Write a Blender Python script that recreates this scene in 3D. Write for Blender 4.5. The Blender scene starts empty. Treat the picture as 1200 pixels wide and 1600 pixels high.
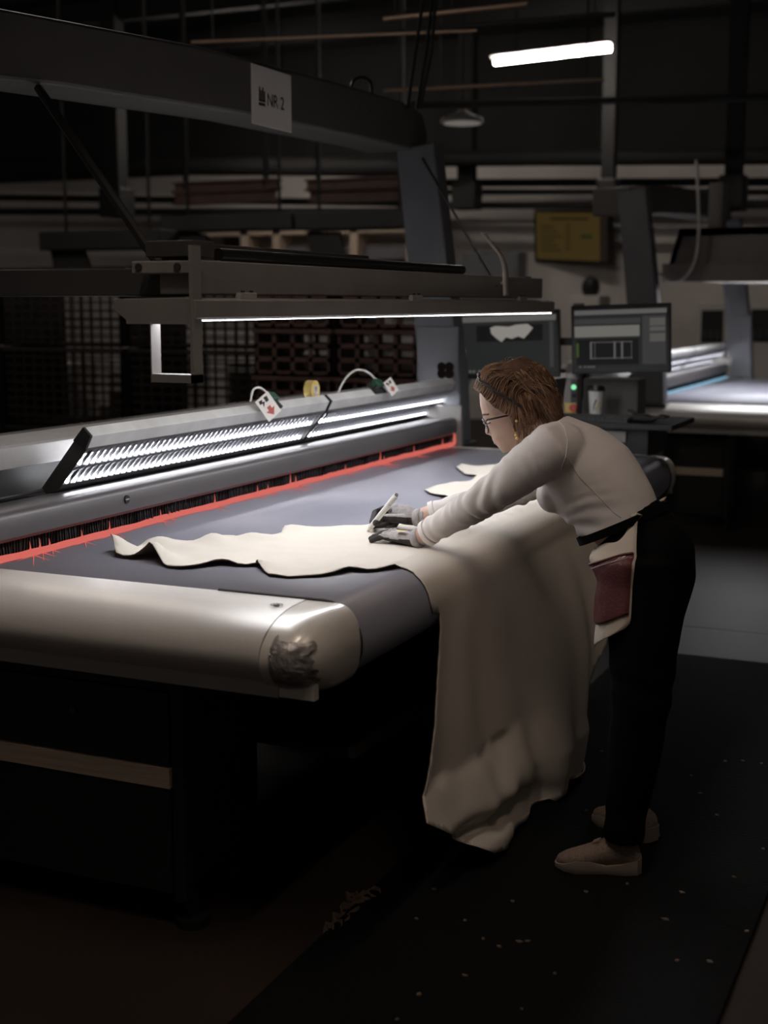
import bpy, bmesh, math, random
from mathutils import Vector, Matrix, geometry, noise
from mathutils.bvhtree import BVHTree
random.seed(7)
S = bpy.context.scene
COL = S.collection
PI = math.pi

# ------------------------------------------------------------------ camera
FPX = 2110.0; CAMH = 1.62
PITCH = math.atan(326 / 2110.0); YAW = math.atan(960 / 2135.0)
cam_d = bpy.data.cameras.new('camera'); cam = bpy.data.objects.new('camera', cam_d); COL.objects.link(cam)
cam.location = (0, 0, CAMH); cam.rotation_euler = (PI / 2 - PITCH, 0, YAW)
cam_d.sensor_fit = 'VERTICAL'; cam_d.sensor_height = 36.0; cam_d.sensor_width = 27.0
cam_d.lens = FPX / 1600 * 36.0; cam_d.clip_start = 0.05; cam_d.clip_end = 100
cam_d.dof.use_dof = True; cam_d.dof.focus_distance = 4.05; cam_d.dof.aperture_fstop = 2.4
S.camera = cam
FW = Vector((-math.sin(YAW) * math.cos(PITCH), math.cos(YAW) * math.cos(PITCH), -math.sin(PITCH)))
RT = Vector((math.cos(YAW), math.sin(YAW), 0)); UP = RT.cross(FW); CAM = Vector((0, 0, CAMH))
def ray(x, y): return FW * FPX + RT * (x - 600) + UP * (800 - y)
def onz(x, y, z): d = ray(x, y); return CAM + d * ((z - CAMH) / d.z)
def onx(x, y, X): d = ray(x, y); return CAM + d * (X / d.x)
def ony(x, y, Y): d = ray(x, y); return CAM + d * (Y / d.y)

# ------------------------------------------------------------------ world, exposure
W = bpy.data.worlds.new('world'); S.world = W; W.use_nodes = True
W.node_tree.nodes['Background'].inputs[0].default_value = (1.0, 0.86, 0.76, 1)
W.node_tree.nodes['Background'].inputs[1].default_value = 0.035
S.view_settings.view_transform = 'Standard'; S.view_settings.look = 'None'
S.view_settings.exposure = 0.0; S.view_settings.gamma = 1.0; S.view_settings.use_curve_mapping = False
S.cycles.use_denoising = True
S.cycles.max_bounces = 6; S.cycles.diffuse_bounces = 4; S.cycles.glossy_bounces = 3; S.cycles.transmission_bounces = 4
S.cycles.sample_clamp_indirect = 4.0; S.cycles.caustics_reflective = False; S.cycles.caustics_refractive = False
S.cycles.use_light_tree = True
TABLE_LAMP = 34.0      # radiance of the tubes in the louvred fixtures
BAR_LAMP = 9.2         # radiance of the diffuser under the overhead bar
FILL_LAMP = 27.0       # radiance of the added fill tubes
CEIL_LAMP = 58.0        # radiance of the ceiling tubes

# ------------------------------------------------------------------ materials
MATS = {}
def lin(c): return c / 12.92 if c <= 0.04045 else ((c + 0.055) / 1.055) ** 2.4
def rgb(r, g, b): return (lin(r / 255), lin(g / 255), lin(b / 255), 1)
def mat(name, col, rough=0.6, metal=0.0, var=0.12, scale=8.0, bump=0.0, bscale=60.0, stretch=None, emit=None, estr=0.0, alpha=None, trans=0.0, coat=0.0, aniso=0.0):
    if name in MATS: return MATS[name]
    m = bpy.data.materials.new(name); m.use_nodes = True; nt = m.node_tree; N = nt.nodes; L = nt.links
    b = N['Principled BSDF']; b.inputs['Roughness'].default_value = rough; b.inputs['Metallic'].default_value = metal
    tc = N.new('ShaderNodeTexCoord'); mp = N.new('ShaderNodeMapping'); L.new(tc.outputs['Object'], mp.inputs[0])
    if stretch: mp.inputs['Scale'].default_value = stretch
    nz = N.new('ShaderNodeTexNoise'); nz.inputs['Scale'].default_value = scale; nz.inputs['Detail'].default_value = 5
    L.new(mp.outputs[0], nz.inputs['Vector'])
    cr = N.new('ShaderNodeValToRGB'); c = col[:3]
    cr.color_ramp.elements[0].position = 0.3; cr.color_ramp.elements[1].position = 0.7
    cr.color_ramp.elements[0].color = tuple(max(0, v * (1 - var)) for v in c) + (1,)
    cr.color_ramp.elements[1].color = tuple(min(1, v * (1 + var)) for v in c) + (1,)
    L.new(nz.outputs['Fac'], cr.inputs[0]); L.new(cr.outputs[0], b.inputs['Base Color'])
    if bump > 0:
        n2 = N.new('ShaderNodeTexNoise'); n2.inputs['Scale'].default_value = bscale; n2.inputs['Detail'].default_value = 6
        L.new(mp.outputs[0], n2.inputs['Vector'])
        bp = N.new('ShaderNodeBump'); bp.inputs['Strength'].default_value = bump; bp.inputs['Distance'].default_value = 0.01
        L.new(n2.outputs['Fac'], bp.inputs['Height']); L.new(bp.outputs[0], b.inputs['Normal'])
    if emit: b.inputs['Emission Color'].default_value = emit[:3] + (1,); b.inputs['Emission Strength'].default_value = estr
    if alpha is not None: b.inputs['Alpha'].default_value = alpha
    if trans: b.inputs['Transmission Weight'].default_value = trans
    if coat: b.inputs['Coat Weight'].default_value = coat
    if aniso: b.inputs['Anisotropic'].default_value = aniso
    MATS[name] = m; return m

M_belt = mat('belt_rubber', (0.30, 0.30, 0.355), 0.36, 0, 0.06, 3, 0.04, 250)
M_cover = mat('brushed_cover', (0.82, 0.79, 0.75), 0.38, 0.3, 0.03, 40, 0.0, 0, (0.3, 8, 8))
M_cap = mat('cap_plastic', (0.82, 0.77, 0.70), 0.28, 0.1, 0.04, 6, coat=0.3)
M_capfront = mat('cap_front_metal', (0.60, 0.58, 0.55), 0.25, 0.7, 0.03, 6)
M_tape = mat('crumpled_tape', (0.36, 0.34, 0.32), 0.35, 0.4, 0.3, 35, 0.3, 60)
M_alu = mat('aluminium', (0.46, 0.45, 0.44), 0.6, 0.2, 0.05, 12)
M_rail = mat('grey_rail_paint', (0.13, 0.12, 0.122), 0.40, 0.25, 0.05, 5)
M_greyp = mat('grey_paint', (0.23, 0.215, 0.205), 0.55, 0.0, 0.08, 5)
M_archp = mat('arch_paint', (0.095, 0.086, 0.081), 0.55, 0.0, 0.08, 5)
M_bluegrey = mat('blue_grey_paint', (0.15, 0.153, 0.168), 0.55, 0.0, 0.06, 5)
M_dkgrey = mat('dark_grey_paint', (0.05, 0.048, 0.046), 0.5, 0.0, 0.1, 6)
M_black = mat('black_paint', (0.012, 0.0115, 0.011), 0.55, 0.0, 0.15, 6)
M_blackp = mat('black_plastic', (0.010, 0.010, 0.010), 0.4)
M_brist = mat('black_bristle', (0.008, 0.008, 0.009), 0.7)
M_gasket = mat('rubber_gasket', (0.02, 0.018, 0.017), 0.7)
M_wood = mat('birch_ply', (0.60, 0.48, 0.37), 0.6, 0, 0.18, 6, 0.05, 60, (0.6, 14, 14))
M_mirror = mat('louver_metal', (0.085, 0.085, 0.095), 0.5, 0.15, 0.04, 30)
M_tubes = mat('lit_tube', (1, 1, 1), 0.5, emit=(0.93, 0.95, 1.0), estr=TABLE_LAMP)
M_diff = mat('lit_diffuser', (1, 1, 1), 0.5, emit=(0.95, 0.96, 1.0), estr=BAR_LAMP)
M_ceil_t = mat('ceiling_tube', (1, 1, 1), 0.5, emit=(1.0, 0.90, 0.82), estr=CEIL_LAMP)
M_red = mat('coral_light', (0.04, 0.01, 0.01), 0.8, emit=rgb(214, 101, 90), estr=0.88)
M_blue = mat('pale_blue_light', (0.02, 0.03, 0.04), 0.8, emit=rgb(120, 165, 190), estr=1.0)
M_leather = mat('cream_leather', (0.735, 0.675, 0.59), 0.62, 0, 0.05, 2.5, 0.10, 120)
M_leather_b = mat('leather_underside', (0.16, 0.12, 0.09), 0.85, 0, 0.15, 6, 0.1, 200)
M_floor = mat('concrete_floor', (0.034, 0.024, 0.019), 0.5, 0, 0.2, 1.2, 0.05, 40)
M_mat = mat('rubber_mat', (0.0035, 0.0035, 0.0035), 0.8, 0, 0.3, 20, 0.5, 90)
for m_ in (M_mat, M_floor, ): m_.node_tree.nodes['Principled BSDF'].inputs['Specular IOR Level'].default_value = 0.15
M_wall = mat('plaster_wall', (0.70, 0.65, 0.61), 0.8, 0, 0.06, 1.5)
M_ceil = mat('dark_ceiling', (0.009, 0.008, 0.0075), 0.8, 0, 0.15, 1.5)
M_pipe = mat('dark_pipe', (0.006, 0.0055, 0.005), 0.8)
M_tray = mat('copper_tray', (0.28, 0.19, 0.13), 0.45, 0.4)
M_crate = mat('red_brown_crate', (0.13, 0.075, 0.066), 0.55, 0, 0.1, 5)
M_wire = mat('dark_wire', (0.04, 0.033, 0.03), 0.5, 0.4)
M_brown = mat('brown_girder', (0.11, 0.06, 0.045), 0.6)
M_paper = mat('white_paper', (0.72, 0.68, 0.63), 0.8, 0, 0.03, 4)
M_ink = mat('black_ink', (0.02, 0.018, 0.018), 0.8)
M_grink = mat('grey_ink', (0.16, 0.15, 0.14), 0.8)
M_redink = mat('red_ink', (0.42, 0.10, 0.08), 0.8)
M_green = mat('green_plastic', (0.03, 0.10, 0.06), 0.5)
M_yellow = mat('yellow_plastic', (0.68, 0.50, 0.16), 0.5)
M_redb = mat('red_button', (0.5, 0.07, 0.05), 0.4)
M_whitep = mat('white_plastic', (0.75, 0.74, 0.72), 0.4)
M_skin = mat('skin', (0.60, 0.40, 0.31), 0.5, 0, 0.06, 12)
M_lip = mat('lip', (0.45, 0.20, 0.17), 0.45)
M_brow = mat('brow_hair', (0.14, 0.08, 0.05), 0.7)
M_eye = mat('eye_white', (0.8, 0.78, 0.75), 0.2)
M_shirt = mat('white_jersey', (0.84, 0.79, 0.76), 0.85, 0, 0.04, 9, 0.06, 300)
M_seam = mat('seam_thread', (0.78, 0.74, 0.71), 0.85)
M_trous = mat('black_trousers', (0.0025, 0.0023, 0.0023), 0.95, 0, 0.2, 20)
M_trous.node_tree.nodes['Principled BSDF'].inputs['Specular IOR Level'].default_value = 0.12
M_apron = mat('cream_apron', (0.70, 0.62, 0.52), 0.75, 0, 0.06, 6, 0.05, 120)
M_burg = mat('burgundy_leather', (0.16, 0.055, 0.06), 0.38, 0, 0.12, 14, 0.25, 140)
M_knit = mat('grey_knit', (0.42, 0.40, 0.40), 0.9, 0, 0.14, 120, 0.3, 500)
M_coat = mat('black_coating', (0.028, 0.024, 0.023), 0.75, 0, 0.25, 60, 0.15, 300)
M_shoe = mat('tan_mesh_shoe', (0.26, 0.20, 0.16), 0.85, 0, 0.2, 120, 0.4, 400)
M_sole = mat('pale_sole', (0.30, 0.24, 0.20), 0.7)
M_hairA = mat('hair_dark_blond', (0.20, 0.105, 0.058), 0.42, 0, 0.3, 30)
M_hairB = mat('hair_light_blond', (0.34, 0.20, 0.115), 0.42, 0, 0.25, 30)
M_hairC = mat('hair_brown', (0.075, 0.038, 0.022), 0.45, 0, 0.3, 30)
M_bandm = mat('dark_braid', (0.02, 0.013, 0.012), 0.5)
M_glasses = mat('dark_frame', (0.035, 0.016, 0.018), 0.25)
M_lens = mat('clear_lens', (0.9, 0.92, 0.95), 0.05, alpha=0.22)
M_gold = mat('gold', (0.7, 0.5, 0.18), 0.3, 0.9)
M_scrap = mat('leather_scrap', (0.20, 0.14, 0.10), 0.8)
M_cap_lid = mat('black_lid', (0.012, 0.011, 0.011), 0.35)

# ------------------------------------------------------------------ mesh helpers
class MB:
    def __init__(s): s.v = []; s.f = []; s.m = []
    def add(s, vs, fs, mi=0):
        o = len(s.v); s.v += [tuple(v) for v in vs]
        for f in fs: s.f.append(tuple(i + o for i in f)); s.m.append(mi)
        return s
    def box(s, lo, hi, R=None, mi=0):
        (x0, y0, z0), (x1, y1, z1) = lo, hi
        vs = [Vector(p) for p in ((x0,y0,z0),(x1,y0,z0),(x1,y1,z0),(x0,y1,z0),(x0,y0,z1),(x1,y0,z1),(x1,y1,z1),(x0,y1,z1))]
        if R is not None:
            c = (Vector(lo) + Vector(hi)) / 2; vs = [c + R @ (v - c) for v in vs]
        return s.add(vs, [(3,2,1,0),(4,5,6,7),(0,1,5,4),(1,2,6,5),(2,3,7,6),(3,0,4,7)], mi)
    def prism(s, prof, axis, a0, a1, mi=0):
        # prof: list of 2D points in the plane normal to axis ('x': (y,z), 'y': (x,z), 'z': (x,y))
        def p3(p, a): return {'x': (a, p[0], p[1]), 'y': (p[0], a, p[1]), 'z': (p[0], p[1], a)}[axis]
        n = len(prof); vs = [p3(p, a0) for p in prof] + [p3(p, a1) for p in prof]
        fs = [(i, (i+1) % n, n + (i+1) % n, n + i) for i in range(n)] + [tuple(range(n))[::-1], tuple(range(n, 2*n))]
        return s.add(vs, fs, mi)
    def loft(s, secs, cap=True, mi=0):
        n = len(secs[0]); vs = [p for sec in secs for p in sec]; fs = []
        for k in range(len(secs) - 1):
            for i in range(n): fs.append((k*n+i, k*n+(i+1) % n, (k+1)*n+(i+1) % n, (k+1)*n+i))
        if cap: fs += [tuple(range(n))[::-1], tuple(range((len(secs)-1)*n, len(secs)*n))]
        return s.add(vs, fs, mi)
    def tube(s, pts, r, n=8, mi=0, side=None, round_ends=False):
        # pts list of Vector; r: float or list of float or (a,b) pairs; side: reference vector for the 'a' axis
        pts = [Vector(p) for p in pts]; secs = []
        rr = r if isinstance(r, (list, tuple)) else [r] * len(pts)
        prev = None
        for i, p in enumerate(pts):
            t = (pts[min(i+1, len(pts)-1)] - pts[max(i-1, 0)]).normalized()
            ref = side if side is not None else (prev if prev is not None else (Vector((0,0,1)) if abs(t.z) < 0.9 else Vector((1,0,0))))
            a = (ref - t * ref.dot(t)).normalized(); b = t.cross(a); prev = a
            ra, rb = rr[i] if isinstance(rr[i], (list, tuple)) else (rr[i], rr[i])
            secs.append([p + a * (ra * math.cos(2*PI*k/n)) + b * (rb * math.sin(2*PI*k/n)) for k in range(n)])
            if round_ends and i in (0, len(pts)-1):
                sg = -1 if i == 0 else 1; ex = []
                for q in ((0.45, 0.88), (0.8, 0.6), (0.97, 0.22)):
                    ex.append([p + t * (sg * q[0] * min(ra, rb)) + (v - p) * q[1] for v in secs[-1]])
                if i == 0: secs = ex[::-1] + secs
                else: secs += ex
        return s.loft(secs, True, mi)
    def cyl(s, p0, p1, r, n=16, mi=0): return s.tube([p0, p1], r, n, mi)
    def ball(s, c, r, n=12, mi=0, R=None):
        c = Vector(c); rx, ry, rz = r if isinstance(r, (tuple, list)) else (r, r, r); secs = []
        for j in range(1, n):
            ph = PI * j / n; ring = []
            for k in range(2*n):
                v = Vector((rx*math.sin(ph)*math.cos(PI*k/n), ry*math.sin(ph)*math.sin(PI*k/n), -rz*math.cos(ph)))
                ring.append(c + (R @ v if R is not None else v))
            secs.append(ring)
        return s.loft(secs, True, mi)
    def grid(s, fn, nu, nv, mi=0):
        vs = [fn(i / nu, j / nv) for j in range(nv+1) for i in range(nu+1)]
        fs = [(j*(nu+1)+i, j*(nu+1)+i+1, (j+1)*(nu+1)+i+1, (j+1)*(nu+1)+i) for j in range(nv) for i in range(nu)]
        return s.add(vs, fs, mi)
    def mesh(s, name):
        me = bpy.data.meshes.new(name); me.from_pydata(s.v, [], s.f)
        me.polygons.foreach_set('material_index', s.m); me.update(); return me

def finish(o, mats, smooth, bevel, solid, fixn=True):
    me = o.data
    if fixn:
        bm = bmesh.new(); bm.from_mesh(me); bmesh.ops.recalc_face_normals(bm, faces=bm.faces); bm.to_mesh(me); bm.free()
    for m in (mats if isinstance(mats, (list, tuple)) else [mats]): me.materials.append(m)
    if smooth: me.polygons.foreach_set('use_smooth', [True] * len(me.polygons))
    if smooth == 'auto': me.set_sharp_from_angle(angle=math.radians(38))
    if solid:
        md = o.modifiers.new('solid', 'SOLIDIFY'); md.thickness = solid; md.offset = -1
    if bevel:
        md = o.modifiers.new('bevel', 'BEVEL'); md.width = bevel; md.segments = 2; md.limit_method = 'ANGLE'; md.angle_limit = math.radians(35)
def obj(name, mb, mats, parent=None, smooth=False, bevel=0.0, solid=0.0, label=None, fixn=True):
    me = mb.mesh(name) if isinstance(mb, MB) else mb
    o = bpy.data.objects.new(name, me); COL.objects.link(o)
    finish(o, mats, smooth, bevel, solid, fixn)
    if parent is not None:
        o.parent = parent
        o.matrix_parent_inverse = pm_inv(parent)
    if label: o['label'] = label
    return o
def world_of(p):
    m = Matrix.LocRotScale(p.location, p.rotation_euler, p.scale)
    if p.parent: m = world_of(p.parent) @ p.matrix_parent_inverse @ m
    return m
def pm_inv(p): return world_of(p).inverted()
def tag(o, label, cat, group=None):
    o['label'] = label; o['category'] = cat
    if group: o['group'] = group
    return o
def thing(name, label, cat, loc=(0,0,0), group=None):
    e = bpy.data.objects.new(name, None); COL.objects.link(e); e.location = loc; e.empty_display_size = 0.1
    return tag(e, label, cat, group)
def struct(name, mb, m, **k):
    o = obj(name, mb, m, **k); o['kind'] = 'structure'; return o
def copy_tree(o, parent=None):
    c = o.copy(); COL.objects.link(c); c.parent = parent; c.matrix_parent_inverse = o.matrix_parent_inverse.copy()
    for ch in list(o.children): copy_tree(ch, c)
    return c
def remesh(mb, voxel, iters=4, fac=0.5, fn=None):
    me = mb.mesh('tmp'); o = bpy.data.objects.new('tmp', me); COL.objects.link(o)
    bm = bmesh.new(); bm.from_mesh(me); bmesh.ops.recalc_face_normals(bm, faces=bm.faces); bm.to_mesh(me); bm.free()
    r = o.modifiers.new('r', 'REMESH'); r.mode = 'VOXEL'; r.voxel_size = voxel
    if iters: sm = o.modifiers.new('s', 'SMOOTH'); sm.iterations = iters; sm.factor = fac
    dg = bpy.context.evaluated_depsgraph_get(); dg.update()
    out = bpy.data.meshes.new_from_object(o.evaluated_get(dg))
    bpy.data.objects.remove(o); bpy.data.meshes.remove(me); out.materials.clear()
    if fn:
        nm = [v.normal.copy() for v in out.vertices]
        for v, n in zip(out.vertices, nm): v.co = fn(v.co.copy(), n)
        out.update()
    return out
def textmesh(txt, size, depth=0.001):
    cu = bpy.data.curves.new('txt', 'FONT'); cu.body = txt; cu.size = size; cu.extrude = depth; cu.align_x = 'LEFT'
    o = bpy.data.objects.new('txt', cu); COL.objects.link(o)
    dg = bpy.context.evaluated_depsgraph_get(); dg.update()
    me = bpy.data.meshes.new_from_object(o.evaluated_get(dg)); bpy.data.objects.remove(o); me.materials.clear(); return me
def smooth01(a, b, x):
    t = max(0, min(1, (x - a) / (b - a))); return t * t * (3 - 2 * t)
def catmull(pts, n=6):
    pts = [Vector(p) for p in pts]; out = []
    for i in range(len(pts) - 1):
        p0 = pts[max(i-1, 0)]; p1 = pts[i]; p2 = pts[i+1]; p3 = pts[min(i+2, len(pts)-1)]
        for k in range(n):
            t = k / n
            out.append(0.5 * ((2*p1) + (p2-p0)*t + (2*p0-5*p1+4*p2-p3)*t*t + (3*p1-p0-3*p2+p3)*t**3))
    out.append(pts[-1]); return out

# ------------------------------------------------------------------ the room
YW = 18.0
struct('floor', MB().box((-16, -1.5, -0.1), (7, YW, 0)), M_floor)
jt = MB().box((-16, 6.73, 0.0), (7, 6.75, 0.0015))
fl = bpy.data.objects['floor']
obj('floor_joint', jt, M_black, fl)
struct('wall_back', MB().box((-16, YW, 0), (7, YW + 0.2, 5.2)), M_wall)
obj('upper_wall_band', MB().box((-16, YW - 0.05, 3.55), (7, YW, 5.2)), M_ceil, bpy.data.objects['wall_back'])  # dark band over the top part of the back wall
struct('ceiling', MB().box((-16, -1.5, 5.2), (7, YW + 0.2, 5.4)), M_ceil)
cl = bpy.data.objects['ceiling']
for k in range(9):
    y = 2.0 + 2.0 * k
    obj('ceiling_joist', MB().box((-16, y, 4.95), (7, y + 0.14, 5.2)), M_pipe, cl)

# ------------------------------------------------------------------ conveyor table
Y0, Y1, XC, RR, ZT = 2.89, 6.33, -1.46, 0.10, 0.90
ZC = ZT - RR
tbl = thing('conveyor_table', 'conveyor table with slate blue belt and silver end covers, the hide lies on it', 'conveyor table', (-2.3, 4.6, 0))
def belt_pt(s, off=0.0):   # s = distance past the top tangent of the roller
    r = RR + off
    if s < 0: return (XC + s, ZT + off)
    a = s / r
    if a <= PI: return (XC + r * math.sin(a), ZC + r * math.cos(a))
    return (XC - (s - PI * r), ZC - r)
mb = MB()
ss = [-1.9, -1.4, -0.7, -0.3, -0.1] + [PI * RR * k / 20 for k in range(21)] + [PI * RR + 1.6]
prof = [belt_pt(s) for s in ss]
mb.loft([[(p[0], Y, p[1]) for p in prof] for Y in (Y0 + 0.004, Y1 - 0.004)], cap=False)
mb.f = [f for f in mb.f if not (len(prof) - 1 in [i % len(prof) for i in f] and 0 in [i % len(prof) for i in f])]; mb.m = [0] * len(mb.f)
obj('belt', mb, M_belt, tbl, smooth=True, solid=0.004)
obj('bed', MB().box((-3.3, Y0 + 0.02, 0.71), (XC, Y1 - 0.02, 0.89)), M_black, tbl)
# near side cover: an oval nose in section, extruded along the cover
YB = 2.855
cov = [(Y0, ZT)] + [(YB - 0.21 * math.sin(a) ** 0.9, ZC + 0.005 + 0.095 * math.cos(a)) for a in [PI * k / 20 for k in range(0, 16)] if a > 0.02]
XS = -1.506
def cover_sec(sg, ymid):
    return [(ymid + sg * (p[0] - ymid), p[1]) for p in cov]
def make_cover(sg, edgeY):
    f = lambda y: edgeY + sg * (y - Y0)
    pr_ = [(f(y), z) for y, z in cov]
    last = pr_[-1]
    lip = [(last[0], last[1] - 0.004), (last[0] - sg * 0.0, 0.702), (last[0] + sg * 0.006, 0.702), (last[0] + sg * 0.02, 0.74), (f(Y0), 0.74)]
    m = MB().prism(pr_ + [(f(Y0), last[1])], 'x', -3.4, XS - 0.0015)
    c = obj('side_cover', m, M_cover, tbl, smooth='auto')
    obj('lip_strip', MB().prism([(last[0] - sg*0.003, last[1] + 0.004), (last[0] - sg*0.003, 0.703), (last[0] + sg*0.02, 0.703), (last[0] + sg*0.02, last[1]+0.004)], 'x', -3.4, XS + 0.02), M_alu, c)
    obj('corner_lip', MB().prism([(last[0] - sg*0.002, last[1] + 0.004), (last[0] - sg*0.002, 0.706), (last[0] + sg*0.02, 0.706), (last[0] + sg*0.02, last[1]+0.004)], 'x', XS + 0.022, XS + 0.115), M_cap, c)
    # end cap: the nose section carried round the roller end
    def capfn(u, v, off=0.0):
        # u: 0 along the cover seam .. 1 at the far right; v: 0 top .. 1 bottom
        a = PI * v
        ux = u * 1.0
        x0 = XS
        if u < 0.35:
            x = x0 + (XC - x0) * (u / 0.35); k = 0.0
        else:
            k = (u - 0.35) / 0.65 * PI / 2; x = XC
        ca = max(1e-4, math.cos(k)) ** 0.75; sa = math.sin(k) ** 0.85
        yy = YB - (0.21 + off) * (math.sin(a) ** 0.9) * ca
        rr = RR + off
        x = x + rr * sa * max(0.0, math.sin(a)) ** 0.5 if u >= 0.35 else x
        zz = ZC + (rr - 0.001) * math.cos(a)
        return Vector((x, f(yy), zz))
    m = MB().grid(lambda u, v: capfn(u, v), 26, 30)
    # short skirt back to the belt edge
    for j in range(30):
        a0, a1 = capfn(1, j/30), capfn(1, (j+1)/30)
        m.add([a0, a1, (a1.x, edgeY, a1.z), (a0.x, edgeY, a0.z)], [(0,1,2,3)])
    for i in range(26):
        a0, a1 = capfn(i/26, 0), capfn((i+1)/26, 0)
        m.add([a0, a1, (a1.x, edgeY, a1.z), (a0.x, edgeY, a0.z)], [(0,1,2,3)])
    cp = obj('end_cap', m, [M_cap], tbl, smooth=True)
    g = MB().tube([(XC - 0.3 + 0.0, edgeY, ZT + 0.001)] + [(XC + (RR+0.001) * math.sin(PI*k/16), edgeY, ZC + (RR+0.001) * math.cos(PI*k/16)) for k in range(17)], 0.004, 6)
    obj('gasket', g, M_gasket, cp)
    return c, cp, capfn
cover, cap, capfn = make_cover(1, Y0)
make_cover(-1, Y1)
# crumpled tape on the near cap
def tapefn(u, v):
    w = 0.9 + 0.25 * noise.noise(Vector((7 * v, 3.1, 0)))
    uu = 0.20 + (u - 0.0) * 0.52 * w; vv = 0.33 + v * 0.46 + 0.05 * noise.noise(Vector((5 * u, 9.2, 1)))
    p = capfn(uu, vv, 0.003)
    n = noise.noise(Vector((u * 5, v * 5, 2))) * 0.003 + abs(noise.noise(Vector((u * 10, v * 10, 5)))) * 0.0025
    return p + Vector((0.6, -0.8, 0)) * n
obj('tape_patch', MB().grid(tapefn, 26, 22), M_tape, cap, label='crumpled grey tape')
obj('tape_patch', MB().grid(lambda u, v: capfn(0.20 + 0.14*u + 0.02*noise.noise(Vector((v*6,0,0))), 0.36 + 0.12*v, 0.0045) + Vector((0.6,-0.8,0))*0.004*noise.noise(Vector((u*6,v*6,8))), 8, 8), M_tape, cap)
# round emblem and screw
e = onz(436, 943, ZT + 0.001)
mb = MB()
for r0, r1 in ((0.013, 0.0155), (0.0, 0.0)):
    if r1: mb.loft([[(e.x + r*math.cos(PI*k/12), e.y - 0.012 + r*math.sin(PI*k/12), ZT + zz) for k in range(24)] for r, zz in ((r0, 0.0005), (r0, 0.0012), (r1, 0.0012), (r1, 0.0005))], cap=False)
mb.box((e.x-0.009, e.y-0.015, ZT), (e.x+0.009, e.y-0.0095, ZT+0.001)); mb.box((e.x-0.003, e.y-0.021, ZT), (e.x+0.004, e.y-0.004, ZT+0.001))
obj('round_emblem', mb, M_grink, cover)
sc = ony(419, 1067, cov[-1][0] - 0.003)
obj('bolt_hole', MB().cyl(sc + Vector((0, 0.004, 0)), sc + Vector((0, -0.002, 0)), 0.0035, 12), M_ink, cover)
# frame and legs under the bed
for x, y in ((-1.95, 5.9), (-3.1, 5.9), (-3.1, 3.2)):
    obj('leg', MB().box((x-0.05, y-0.05, 0), (x+0.05, y+0.05, 0.71)), M_black, tbl, bevel=0.004)
obj('cross_beam', MB().box((-1.95, 3.6, 0.60), (-1.88, 5.95, 0.71)), M_black, tbl)
# low shelf with a pale wooden edge
shf = obj('under_shelf', MB().box((-2.5, 3.25, 0.375), (-1.57, 5.9, 0.395)), M_black, tbl)
obj('shelf_edge', MB().box((-1.57, 3.25, 0.37), (-1.55, 5.9, 0.405)), mat('dull_wood', (0.15, 0.115, 0.09), 0.7), shf, bevel=0.002)

# ------------------------------------------------------------------ cabinet under the near end
cab = thing('tool_cabinet', 'black cabinet with a pale wooden strip below the taped table end', 'cabinet', (-2.6, 3.0, 0))
CX, CY = -1.86, 2.81
obj('body', MB().box((-3.4, CY + 0.012, 0.09), (CX, 3.25, 0.70)), M_black, cab, bevel=0.003)
d1 = obj('drawer_front', MB().box((-3.38, CY - 0.006, 0.445), (CX - 0.006, CY + 0.012, 0.64)), M_black, cab, bevel=0.002)
obj('wood_strip', MB().box((-3.38, CY - 0.012, 0.387), (CX - 0.002, CY + 0.012, 0.441)), M_wood, cab, bevel=0.0015)
d2 = obj('door', MB().box((-3.38, CY - 0.006, 0.10), (CX - 0.006, CY + 0.012, 0.383)), M_black, cab, bevel=0.002)
lk = ony(115, 1108, CY - 0.006)
obj('lock', MB().cyl(lk, lk + Vector((0, -0.006, 0)), 0.011, 16), M_dkgrey, d1)
obj('corner_post', MB().box((CX, CY, 0.08), (CX + 0.035, CY + 0.04, 0.70)), M_black, cab)
for x, y in ((-1.84, 2.86), (-3.3, 2.9), (-1.92, 3.2), (-3.3, 3.2)):
    m = MB().cyl((x, y, 0), (x, y, 0.025), 0.045, 20).cyl((x, y, 0.02), (x, y, 0.095), 0.016, 12)
    obj('foot', m, M_black, cab)

# ------------------------------------------------------------------ cutting machine housing behind the belt
hsg = thing('cutter_housing', 'grey cutting machine housing with black bristle strips behind the belt, lit in coral red', 'machine', (-2.8, 4.7, 0.9))
HY0, HY1 = 2.5, 6.47
rail = [(-2.505, 0.955), (-2.497, 0.965), (-2.500, 1.022), (-2.512, 1.036), (-2.535, 1.041), (-2.72, 1.022), (-2.76, 1.012), (-2.76, 0.955)]
rl = obj('front_rail', MB().prism(rail, 'y', HY0, HY1), M_rail, hsg, smooth='auto')
b = onx(198, 780, -2.497)
obj('rail_bolt', MB().cyl(b + Vector((-0.004, 0, 0)), b + Vector((0.003, 0, 0)), 0.013, 16), M_ink, rl)
obj('bolt_slot', MB().box((b.x, b.y - 0.009, b.z - 0.002), (b.x + 0.0045, b.y + 0.009, b.z + 0.002)), M_alu, rl)
obj('recess_panel', MB().box((-2.80, HY0, 1.01), (-2.78, HY1, 1.14)), M_dkgrey, hsg)
obj('top_beam', MB().prism([(-2.72, 1.12), (-2.715, 1.185), (-2.725, 1.192), (-2.95, 1.192), (-2.96, 1.12)], 'y', HY0, 6.52), M_alu, hsg, bevel=0.002)
obj('conduit', MB().cyl((-2.745, HY0, 1.03), (-2.745, 3.5, 1.03), 0.006, 8), M_dkgrey, hsg)
obj('rear_panel', MB().box((-3.3, HY0, 0.92), (-2.96, 6.5, 1.15)), M_dkgrey, hsg)
ep = obj('end_plate', MB().box((-2.80, 6.47, 0.86), (-2.475, 6.50, 1.10)), M_greyp, hsg, bevel=0.003)
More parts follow.
